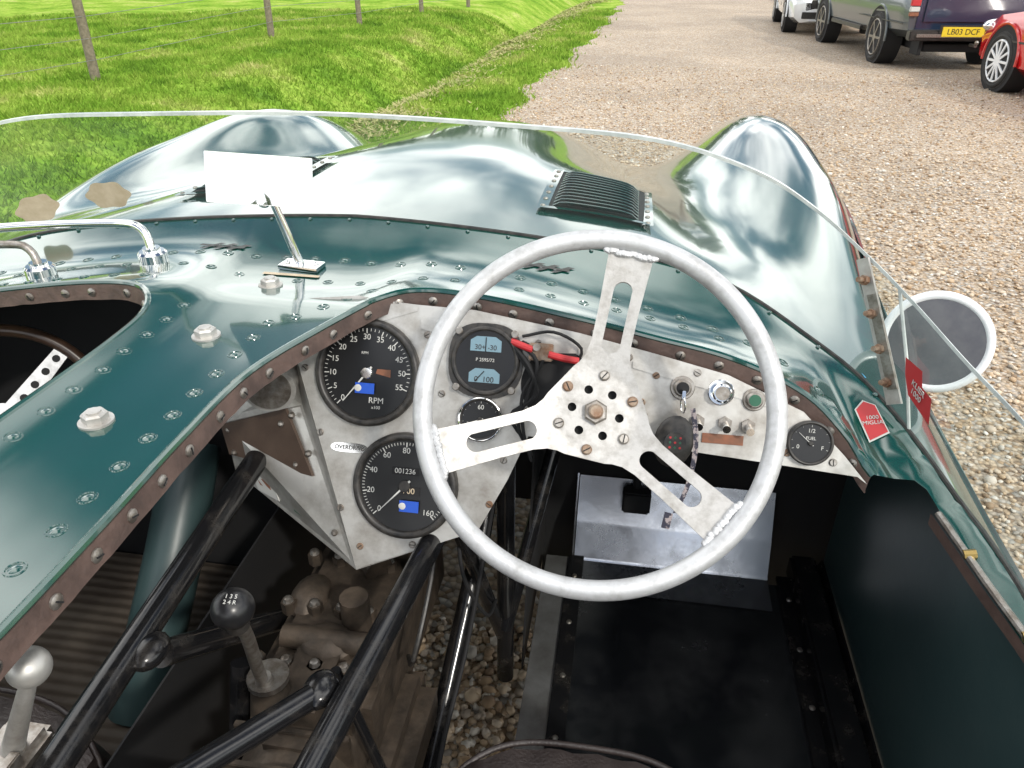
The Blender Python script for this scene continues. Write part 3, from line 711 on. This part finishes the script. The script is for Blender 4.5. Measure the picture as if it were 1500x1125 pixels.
b.box((.155,.60,.255),(.43,1.12,.008),M_floor); b.box((-.085,.62,.262),(.055,1.1,.006),M_strip); b.box((-.05,.62,.268),(.03,1.1,.006),M_blackgl)
b.box((.395,.55,.285),(.05,1.3,.05),M_blackgl); b.box((.362,.6,.266),(.03,1.15,.008),M_blackgl)
for k in range(9):
    for x in(-.05,.362): b.sph((x,.15+.12*k,.272),.0055,M_steel,(1,1,.6),8)
M_toe=pbr('toe_board_aluminium',(.62,.64,.68),(.36,.37,.39),11,metal=.92,rough=.18,rough2=.40,bump=.05,bscale=10,lo=.45,hi=.75,detail=8)
b.grid([[Vector((x,1.085,.262)),Vector((x,1.165,.264)),Vector((x,1.17,.269)),Vector((x,1.195,.335)),Vector((x,1.199,.34)),Vector((x,1.240,.425))] for x in(-.055,.33)],M_toe)
b.slab([(-.057,1.17,.262),(-.057,1.24,.262),(-.057,1.242,.427),(-.057,1.195,.34)],(-.003,0,0),M_toe)
b.box((.06,1.20,.405),(.055,.03,.05),M_dark); b.cyl((.06,1.21,.42),(.05,1.24,.6),.008,M_dark)
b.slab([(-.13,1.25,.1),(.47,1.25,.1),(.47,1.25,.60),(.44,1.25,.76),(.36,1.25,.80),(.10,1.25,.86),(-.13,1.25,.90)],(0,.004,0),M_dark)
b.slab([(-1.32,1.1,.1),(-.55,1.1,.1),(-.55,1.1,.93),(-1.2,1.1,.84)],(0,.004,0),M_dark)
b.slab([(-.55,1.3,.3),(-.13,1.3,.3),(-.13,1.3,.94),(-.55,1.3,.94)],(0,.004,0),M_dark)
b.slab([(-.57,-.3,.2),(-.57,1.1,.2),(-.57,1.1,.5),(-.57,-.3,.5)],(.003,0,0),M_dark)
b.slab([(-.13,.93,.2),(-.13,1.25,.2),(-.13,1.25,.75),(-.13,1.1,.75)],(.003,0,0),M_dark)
b.done()
b=B('inner_side_panel',car)
b.grid([[Vector((.437,y,z)) for z in(.26,.5,.70,.757)] for y in np.arange(-.3,1.26,.1)],M_wall)
b.grid([[Vector((2*CX-.437,y,z)) for z in(.2,.5,.70,.757)] for y in np.arange(-.3,1.26,.1)],M_wall)
b.slab([(.436,-.3,.30),(.436,1.2,.30),(.42,1.2,.26),(.42,-.3,.26)],(-.003,0,0),M_blackgl)
b.done()
b=B('door_sill_rail',car)
sl=[Vector((p.x+.006,p.y,F(p.x,p.y)+.003)) for p in crv([(.372,.74),(.3925,.651),(.414,.567),(.425,.4),(.43,-.3)],.02)]
b.tube(sl,.0042,M_steel,8)
b.grid([[p+Vector((-.008,0,.000)),p+Vector((-.007,0,-.016))] for p in sl],M_leather)
for k in(3,8,13,20): b.cyl(sl[k]+Vector((-.004,0,0)),sl[k]+Vector((.008,0,.003)),.0055,M_brass,seg=8)
b.done()
m=pbr('ribbed_mat',(.05,.037,.027),(.075,.06,.045),12,rough=.7); nt=m.node_tree
tc=nt.nodes.new('ShaderNodeTexCoord'); wv=nt.nodes.new('ShaderNodeTexWave'); wv.bands_direction='Y'; wv.inputs['Scale'].default_value=14; wv.inputs['Distortion'].default_value=1.2
bp_=nt.nodes.new('ShaderNodeBump'); bp_.inputs['Strength'].default_value=.6; bp_.inputs['Distance'].default_value=.005
lnk(nt,tc.outputs['Object'],wv.inputs[0]); lnk(nt,wv.outputs[0],bp_.inputs['Height']); lnk(nt,bp_.outputs[0],nt.nodes['Principled BSDF'].inputs['Normal'])
b=B('floor_mat'); b.box((-.93,.72,.215),(.66,.72,.012),m); b.done()
b=B('passenger_floor',car); b.box((-.94,.4,.20),(.74,1.4,.01),M_blackgl); b.tube([(-.77,1.05,.55),(-.76,.92,.42),(-.76,.81,.31),(-.77,.73,.20)],.05,M_wall,20,.02); b.done()
def seat(name,cx,y1,w,zt):
    b=B(name,sharp=60); rows=[]
    for i in range(25):
        a=-1+2*i/24; row=[]
        for j in range(17):
            t=j/16
            fy=y1-.05*abs(a)**3.2*1.6; y=fy-.48*t if t>0 else fy
            e=(1-abs(a)**5)**.5; z=zt-.03+.035*e*min(1,(t/.08)**.5 if t<.08 else 1)+.003*math.sin(a*22)
            if j==0: z=zt-.10
            row.append(Vector((cx+a*w/2,y,z if abs(a)<.999 else zt-.10)))
        rows.append(row)
    b.grid(rows,M_seat)
    pp=[Vector((cx+a*w/2*.985,y1-.08*abs(a)**3.2-.022,zt+.002-.035*abs(a)**6)) for a in np.linspace(-1,1,30)]
    b.tube(pp,.004,M_seat,8)
    b.box((cx,y1-.62,zt+.2),(w,.10,.50),M_seat,Matrix.Rotation(.25,3,'X'),bvf=.8)
    b.done()
seat('driver_seat',.0,.605,.36,.50); seat('passenger_seat',-.86,.60,.50,.45)
b=B('passenger_steering_wheel')
pc=Vector((-.945,.85,.705)); pn=Vector((.45,-.70,.5)).normalized()
b.tor(pc,pn,.15,.010,M_rimwood,64,12); PM=fmat(pc,(1,.3,0),pn)
for k in range(3):
    a=R(52+120*k); p0=Vector((.03*math.cos(a),.03*math.sin(a),-.004)); p1=Vector((.145*math.cos(a),.145*math.sin(a),-.002)); o=Vector((-math.sin(a),math.cos(a),0))*.016
    b.slab([PM@(p0-o),PM@(p0+o),PM@(p1+o*.7),PM@(p1-o*.7)],pn*.003,M_rim)
    for t in (.35,.52,.69,.86):
        q=Vector((.15*t*math.cos(a),.15*t*math.sin(a),.0)); b.cyl(PM@q,PM@(q+Vector((0,0,.0012))),.006,M_dark,seg=12)
b.cyl(PM@Vector((0,0,-.02)),PM@Vector((0,0,.0)),.035,M_rim,seg=24); b.done()
# ------------------------------------------------------------------ ground
def edge_x(y):
    return herm([-60,0,5,8,14.2,29,60,300],[-1.75,-1.72,-1.65,-1.39,-1.05,-.7,-.3,2],y)+.10*math.sin(y*1.7)+.06*math.sin(y*4.3+1)
def gh(x,y):
    cxx=-3.7+.03*(y-9); d=(x-cxx)/.8; v=-.62*math.exp(-d*d)
    fx=max(0,min(1,(-x-4.6)/2)); v+=.05*fx; q=min(1,max(0,(-1.9-x)/.6))
    v+=.03*math.sin(x*1.3+y*.7)*q+.02*math.sin(x*3.1-y*1.9)*q
    return GZ+v
xs=list(np.concatenate([np.linspace(-400,-30,12),np.linspace(-28,-8,20),np.linspace(-7.8,-1,60),np.linspace(0,400,14)])); ys=list(np.concatenate([np.linspace(-60,-2,10),np.linspace(-1,30,100),np.linspace(32,80,20),np.linspace(100,600,10)]))
b=B('ground',sharp=180); b.grid([[Vector((x,y,gh(x,y))) for y in ys] for x in xs],M_grass); b.done()
b=B('gravel_drive',sharp=180)
yy=list(np.concatenate([np.linspace(-60,-2,10),np.linspace(-1,30,150),np.linspace(32,300,30)]))
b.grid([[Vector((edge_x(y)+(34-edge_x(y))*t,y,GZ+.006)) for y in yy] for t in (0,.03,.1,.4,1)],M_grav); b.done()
def fastmesh(name,V,Fi,nper,mat,smooth=False):
    me=bpy.data.meshes.new(name); me.vertices.add(len(V)); me.vertices.foreach_set('co',V.astype(np.float32).ravel())
    nl=Fi.size; me.loops.add(nl); me.loops.foreach_set('vertex_index',Fi.astype(np.int32).ravel())
    nf=nl//nper; me.polygons.add(nf); me.polygons.foreach_set('loop_start',(np.arange(nf)*nper).astype(np.int32)); 
    me.update(calc_edges=True)
    if smooth: me.polygons.foreach_set('use_smooth',np.ones(nf,dtype=bool))
    me.materials.append(mat); o=bpy.data.objects.new(name,me); scn.collection.objects.link(o); return o
t=bmesh.new(); bmesh.ops.create_icosphere(t,subdivisions=1,radius=1); t.verts.index_update()
iv=np.array([v.co[:] for v in t.verts]); it=np.array([[v.index for v in f.verts] for f in t.faces]); t.free()
n=40000
r=rng.uniform(1.2,12,n); a=rng.uniform(R(-14),R(62),n); px=r*np.sin(a); py=r*np.cos(a)
n2=3500; px=np.concatenate([px,rng.uniform(-.5,0,n2)]); py=np.concatenate([py,rng.uniform(.3,1.3,n2)])
keep=np.array([ (x>edge_x(y)-.05) and not (y<3.4 and x<.5 and i<n) for i,(x,y) in enumerate(zip(px,py))]); px=px[keep];py=py[keep]; n=len(px)
sz=rng.uniform(.005,.012,n)*np.where(rng.random(n)<.08,1.6,1); asp=rng.uniform(.65,1.35,(n,3)); asp[:,2]*=.65
rot=rng.uniform(0,6.28,n); V=iv[None]*asp[:,None,:]*sz[:,None,None]+rng.normal(0,.0008,(n,12,3))
c,s=np.cos(rot)[:,None],np.sin(rot)[:,None]; X=V[...,0]*c-V[...,1]*s+px[:,None]; Y=V[...,0]*s+V[...,1]*c+py[:,None]; Z=V[...,2]+GZ+.008+sz[:,None]*.3
V=np.stack([X,Y,Z],-1).reshape(-1,3); Fi=(it[None]+(np.arange(n)*12)[:,None,None]).reshape(-1,3)
fastmesh('gravel_stones',V,Fi,3,M_peb,True)
n=230000
r=1.5+rng.random(n)*22; a=rng.uniform(R(-62),R(4),n); gx=r*np.sin(a); gy=r*np.cos(a)
cl=np.sin(gx*7.1+np.sin(gy*5.3)*1.3)*np.sin(gy*6.3+np.sin(gx*4.1))
stray=rng.normal(0,.09,n)
keep=np.array([x<edge_x(y)+.04*cc-.02+st and not(x>-1.45 and y<4) for x,y,cc,st in zip(gx,gy,cl,stray)]); gx=gx[keep];gy=gy[keep];cl=cl[keep];r=r[keep];n=len(gx)
gz=np.array([gh(x,y) for x,y in zip(gx,gy)])
h=rng.uniform(.025,.07,n)*(1+.35*cl)*(1+r*.015); w=rng.uniform(.003,.006,n)*(1+r*.16); th=rng.uniform(0,6.28,n); ln=rng.normal(0,.6,(n,2))*h[:,None]
def blades(gx,gy,gz,h,w,th,ln):
    n=len(gx); V=np.zeros((n,3,3)); V[:,0]=np.stack([gx-w*np.cos(th),gy-w*np.sin(th),gz-.01],-1); V[:,1]=np.stack([gx+w*np.cos(th),gy+w*np.sin(th),gz-.01],-1); V[:,2]=np.stack([gx+ln[:,0],gy+ln[:,1],gz+h],-1); return V
V=blades(gx,gy,gz,h,w,th,ln)
fastmesh('grass',V.reshape(-1,3),np.arange(n*3).reshape(-1,3),3,M_blade)
n=42000; gy=rng.uniform(4,28,n); ck=(np.sin(gy*2.1)+np.sin(gy*.9+1)+np.sin(gy*5.1))*.5; gx=-2.65+.035*(gy-9)+rng.normal(0,.26,n)+.16*np.sin(gy*1.9)
k=rng.random(n)<(.12+.7*np.clip(ck,0,1)); gx=gx[k];gy=gy[k];n=len(gx); gz=np.array([gh(x,y) for x,y in zip(gx,gy)])+rng.uniform(.02,.08,n)
V=blades(gx,gy,gz,rng.uniform(.0,.03,n),rng.uniform(.006,.012,n)*(1+gy*.06),rng.uniform(0,6.28,n),rng.normal(0,.05,(n,2)))
fastmesh('grass_clippings',V.reshape(-1,3),np.arange(n*3).reshape(-1,3),3,M_clip)
fence=empty('wire_fence')
b=B('posts',fence); pp=[]
fy=[4.6,9.4,14.3,17.9,21.4,25.2,29.5,34,39,44,50]; fx=[-7.05,-6.93,-6.75,-6.3,-5.8,-5.35,-4.9,-4.5,-4,-3.5,-3]
for x,y in zip(fx,fy):
    z=gh(x,y); rr=.062; tx_=random.uniform(-.02,.02); b.cyl((x,y,z-.1),(x+tx_,y,z+1.2),rr,M_post,r2=rr*.92,seg=12,ch=.01); pp.append(Vector((x,y,z)))
b.done()
b=B('wires',fence)
for hh in(.25,.5,.75,1.0,1.15):
    b.tube([p+Vector((.06,0,hh)) for p in pp],.0035,M_wire,5)
b.done()
# ------------------------------------------------------------------ distant trees ahead, hedge added behind (seen in reflections)
def leafcloud(name,L,sz,parent=None):
    n=len(L); d1=rng.normal(0,sz,(n,3)); d2=rng.normal(0,sz,(n,3))
    V=np.stack([L-d1,L+d2,L+d1,L-d2],1).reshape(-1,3); o=fastmesh(name,V,np.arange(n*4).reshape(-1,4),4,M_leaf)
    if parent: o.parent=parent
tr=empty('tree_line')
b=B('trunks',tr); LV=[]
for k in range(22):
    x=-45+4.6*k+random.uniform(-1.5,1.5); y=105+random.uniform(-6,8); H=random.uniform(4,8)
    b.cyl((x,y,GZ-.2),(x,y,H*.7),.28,M_bark,r2=.08,seg=8)
    for j in range(4):
        an=random.uniform(0,6.28); b.cyl((x,y,H*(.3+.1*j)),(x+2*math.cos(an),y+2*math.sin(an),H*(.5+.1*j)),.1,M_bark,r2=.03,seg=6)
    for q in range(12):
        cc=np.array([x,y,H*.6])+rng.normal(0,1,3)*[1.6,1.5,H*.15]
        LV.append(cc+rng.normal(0,.7,(70,3)))
b.done(); leafcloud('crowns',np.concatenate(LV),.22,tr)
n=9000; hx=rng.uniform(-22,26,n); hz=rng.uniform(0,1,n)*(2.3+.5*np.sin(hx*.7)+.3*np.sin(hx*2.3)); leafcloud('mirror_band_hedge',np.stack([hx,-24+rng.normal(0,.5,n),GZ+hz],-1),.16)  # invented planting behind the camera, added for a dark band in the mirror
# ------------------------------------------------------------------ parked vehicles
def wheel(b,x,y,r,sg,alloy=M_alloyw,w=.2,nsp=10):
    o=x
    b.cyl((o-sg*w,y,r),(o,y,r),r,M_tire,seg=36,ch=.02); b.tor((o-sg*.01,y,r),(1,0,0),r*.82,r*.09,M_tire,36,8)
    b.cyl((o-sg*.02,y,r),(o+sg*.004,y,r),r*.70,M_dark,seg=32); b.tor((o+sg*.004,y,r),(1,0,0),r*.68,r*.035,alloy,36,8)
    b.cyl((o,y,r),(o+sg*.015,y,r),r*.16,alloy,seg=16)
    for k in range(nsp):
        a=2*math.pi*k/nsp; c=Vector((o+sg*.010,y+math.cos(a)*r*.4,r+math.sin(a)*r*.4)); b.box(c,(.014,r*.56,r*.085),alloy,Matrix.Rotation(a,3,'X'))
def vehicle(name,loc,rz,st,paint,wr,wy,hw,glass,alloy,extra=None,nsp=10):
    e=empty(name,loc,rz); b=B('body',e,sharp=40)
    rows=[]
    for (y,w,zb,zbelt,zt,tw) in st:
        rows.append([(0,zb),(w*.82,zb),(w*.97,zb+.10),(w,zb+.32),(w*.985,zbelt-.12),(w*.94,zbelt),(tw,zt-.07),(tw*.85,zt-.015),(0,zt)])
    fine=[]
    nn_=8
    for i in range(len(rows)-1):
        for k in range(nn_):
            t=k/nn_; fine.append((i,[(a[0]+(c[0]-a[0])*t,a[1]+(c[1]-a[1])*t) for a,c in zip(rows[i],rows[i+1])],st[i][0]+(st[i+1][0]-st[i][0])*t))
    fine.append((len(rows)-1,rows[-1],st[-1][0]))
    for sg in(1,-1):
        for q in range(len(fine)-1):
            i,r0,y0=fine[q]; _,r1,y1=fine[q+1]
            for j in range(8):
                mat=paint
                if i in glass and (j in glass[i]): mat=M_glassd
                vs=[Vector((sg*r0[j][0],y0,r0[j][1])),Vector((sg*r0[j+1][0],y0,r0[j+1][1])),Vector((sg*r1[j+1][0],y1,r1[j+1][1])),Vector((sg*r1[j][0],y1,r1[j][1]))]
                b._add(vs,[(0,1,2,3)],mat)
        for (i,yy_) in((0,st[0][0]),(-1,st[-1][0])):
            b._add([Vector((sg*p[0],yy_,p[1])) for p in rows[i]],[tuple(range(9))],paint)
    bmesh.ops.remove_doubles(b.bm,verts=list(b.bm.verts),dist=.001); b.done()
    b=B('wheels',e)
    for sg in(1,-1):
        for y in wy:
            b.cyl((sg*(hw-.25),y,wr+.02),(sg*(hw+.004),y,wr+.02),wr*1.14,M_dark,seg=40)
            wheel(b,sg*(hw+.012),y,wr,sg,alloy,nsp=nsp)
            b.tube([(sg*(hw+.004),y+math.cos(a)*wr*1.16,wr+.02+math.sin(a)*wr*1.16) for a in np.linspace(-.1,math.pi+.1,24)],.018,paint,6)
    b.done()
    if extra:
        b=B('fittings',e); extra(b,e); b.done()
    return e
def ex_white(b,e):
    for sg in(1,-1):
        b.sph((sg*.66,2.06,.70),.16,M_chrome,(1.25,.55,.5),16); b.sph((sg*.62,2.13,.42),.07,M_chrome,(1.2,.4,.8),12); b.sph((sg*.95,.62,1.0),.11,M_carw,(.9,.6,.65),12)
        b.box((sg*.905,.0,.56),(.012,3.0,.02),M_bez)
        for y in(-.85,.15,.75): b.box((sg*.90,y,.68),(.008,.008,.5),M_bez)
    b.box((0,2.20,.55),(1.0,.06,.14),M_bez); b.box((0,2.20,.36),(1.3,.06,.12),M_bez); b.box((0,2.245,.45),(.5,.02,.11),M_white); b.box((0,2.21,.63),(1.0,.03,.02),M_chrome)
hatch=[(-2.1,.70,.30,.80,.92,.62),(-2.0,.84,.24,.90,1.12,.66),(-1.5,.90,.20,.95,1.40,.64),(-.6,.905,.20,.95,1.47,.64),(.2,.905,.20,.93,1.45,.62),(.95,.90,.20,.90,.99,.70),(1.7,.88,.20,.80,.86,.68),(2.08,.80,.22,.66,.72,.60),(2.22,.60,.26,.56,.58,.45)]
gl={1:(5,6,7),2:(5,),3:(5,),4:(5,6,7)}
vehicle('parked_hatchback',(3.85,19.2,GZ+.006),R(176),hatch,M_carw,.32,(1.35,-1.30),.895,gl,M_alloyw,ex_white)
def ex_pick(b,e):
    b.box((0,-2.43,.74),(1.46,.03,.50),M_carb); b.box((0,-2.46,.78),(1.30,.02,.30),M_carb)
    b.box((0,-2.52,.47),(1.66,.14,.13),M_bez); b.box((0,-2.60,.47),(1.5,.03,.04),M_steel)
    for sg in(1,-1):
        b.box((sg*.79,-2.44,.90),(.12,.05,.16),M_red); b.box((sg*.79,-2.445,.78),(.12,.05,.06),M_white); b.box((sg*.79,-2.445,.72),(.12,.05,.05),M_orange)
        b.box((sg*.87,.1,.42),(.05,1.6,.06),M_bez); b.box((sg*.885,-1.45,.60),(.01,1.9,.012),M_bez)
        b.box((sg*.60,-2.3,.32),(.05,.3,.22),M_dark)
    b.box((-.16,-2.61,.52),(.54,.02,.12),M_yel); b.box((-.16,-2.598,.52),(.60,.02,.16),M_bez); b.cyl((0,-2.55,.36),(0,-2.72,.36),.02,M_steel); b.sph((0,-2.72,.40),.028,M_steel); b.box((0,-1.4,.30),(1.1,2,.1),M_dark)
    text('plate_text','LB03 DCF',.098,fmat((-.16,-2.622,.52),(1,0,0),(0,-1,0)),M_bez,e)
pick=[(-2.43,.84,.42,.95,.98,.80),(-2.3,.87,.42,1.0,1.02,.82),(-.75,.87,.36,1.02,1.04,.82),(-.7,.87,.36,1.02,1.70,.66),(.6,.87,.36,1.02,1.72,.66),(1.15,.87,.36,1.0,1.06,.74),(2.1,.86,.36,.92,.96,.74),(2.35,.78,.40,.80,.84,.66)]
vehicle('parked_pickup_truck',(4.20,14.45,GZ+.006),R(4),pick,M_carg,.35,(-1.40,1.55),.865,{3:(5,),4:(5,6,7)},M_steel,ex_pick,nsp=6)
def ex_red(b,e):
    for sg in(1,-1):
        b.sph((sg*.68,2.02,.66),.16,M_chrome,(1.1,.6,.5),16); b.box((sg*.905,.0,.56),(.012,3.0,.02),M_bez)
        for y in(-.85,.15,.75): b.box((sg*.90,y,.68),(.008,.008,.5),M_bez)
        b.sph((sg*.95,.62,1.0),.11,M_carr,(.9,.6,.65),12)
    b.box((0,2.20,.45),(1.2,.06,.2),M_bez)
vehicle('parked_red_car',(5.22,9.15,GZ+.006),R(6),hatch,M_carr,.33,(1.35,-1.30),.895,gl,M_carw,ex_red,nsp=12)
b=B('low_brick_wall'); b.box((4.6,34,GZ+.15),(.3,22,.5),pbr('brick',(.22,.10,.07),(.3,.2,.15),8,rough=.9)); b.done()
# ------------------------------------------------------------------ world / sun / camera
S=Vector((.50,-.62,.62)).normalized()
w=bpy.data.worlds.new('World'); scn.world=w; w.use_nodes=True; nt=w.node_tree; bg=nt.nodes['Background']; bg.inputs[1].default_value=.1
sk=nt.nodes.new('ShaderNodeTexSky'); sk.sky_type='NISHITA'; sk.sun_disc=False; sk.sun_elevation=math.asin(S.z); sk.sun_rotation=math.atan2(S.x,S.y)
tc=nt.nodes.new('ShaderNodeTexCoord'); sp=nt.nodes.new('ShaderNodeSeparateXYZ'); lnk(nt,tc.outputs['Generated'],sp.inputs[0])
ad=nt.nodes.new('ShaderNodeMath'); ad.operation='ADD'; ad.inputs[1].default_value=.35; mx0=nt.nodes.new('ShaderNodeMath'); mx0.operation='MAXIMUM'; mx0.inputs[1].default_value=0; lnk(nt,sp.outputs[2],mx0.inputs[0]); lnk(nt,mx0.outputs[0],ad.inputs[0])
dx=nt.nodes.new('ShaderNodeMath'); dx.operation='DIVIDE'; dy=nt.nodes.new('ShaderNodeMath'); dy.operation='DIVIDE'
lnk(nt,sp.outputs[0],dx.inputs[0]); lnk(nt,ad.outputs[0],dx.inputs[1]); lnk(nt,sp.outputs[1],dy.inputs[0]); lnk(nt,ad.outputs[0],dy.inputs[1])
cb=nt.nodes.new('ShaderNodeCombineXYZ'); lnk(nt,dx.outputs[0],cb.inputs[0]); lnk(nt,dy.outputs[0],cb.inputs[1])
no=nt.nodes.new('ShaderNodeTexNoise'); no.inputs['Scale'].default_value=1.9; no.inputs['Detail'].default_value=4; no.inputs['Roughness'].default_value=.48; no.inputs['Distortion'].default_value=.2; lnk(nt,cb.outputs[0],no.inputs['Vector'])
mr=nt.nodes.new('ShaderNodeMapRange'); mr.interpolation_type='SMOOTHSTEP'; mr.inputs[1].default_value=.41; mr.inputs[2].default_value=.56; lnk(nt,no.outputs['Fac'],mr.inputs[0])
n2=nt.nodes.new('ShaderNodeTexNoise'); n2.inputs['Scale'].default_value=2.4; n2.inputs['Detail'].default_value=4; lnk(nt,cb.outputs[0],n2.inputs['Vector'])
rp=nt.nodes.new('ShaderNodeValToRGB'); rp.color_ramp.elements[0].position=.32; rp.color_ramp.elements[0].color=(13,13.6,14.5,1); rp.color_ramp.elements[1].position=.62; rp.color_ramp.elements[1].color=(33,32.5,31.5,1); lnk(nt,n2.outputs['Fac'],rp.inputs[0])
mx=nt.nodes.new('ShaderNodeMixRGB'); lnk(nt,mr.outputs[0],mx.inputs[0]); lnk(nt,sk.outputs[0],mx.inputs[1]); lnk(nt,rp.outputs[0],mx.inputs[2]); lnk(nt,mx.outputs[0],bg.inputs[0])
sun=bpy.data.lights.new('sun','SUN'); sun.energy=2.0; sun.angle=R(3); sun.color=(1,.95,.87); so=bpy.data.objects.new('sun',sun); scn.collection.objects.link(so); so.rotation_euler=S.to_track_quat('Z','Y').to_euler()
cam=bpy.data.cameras.new('camera'); cam.lens=26.4; cam.sensor_width=36; cam.clip_start=.01; cam.clip_end=2000
c=bpy.data.objects.new('camera',cam); scn.collection.objects.link(c); c.location=(0,0,1.35); c.rotation_euler=(R(60),0,R(9)); scn.camera=c
scn.view_settings.view_transform='Standard'; scn.view_settings.look='None'; scn.view_settings.exposure=0
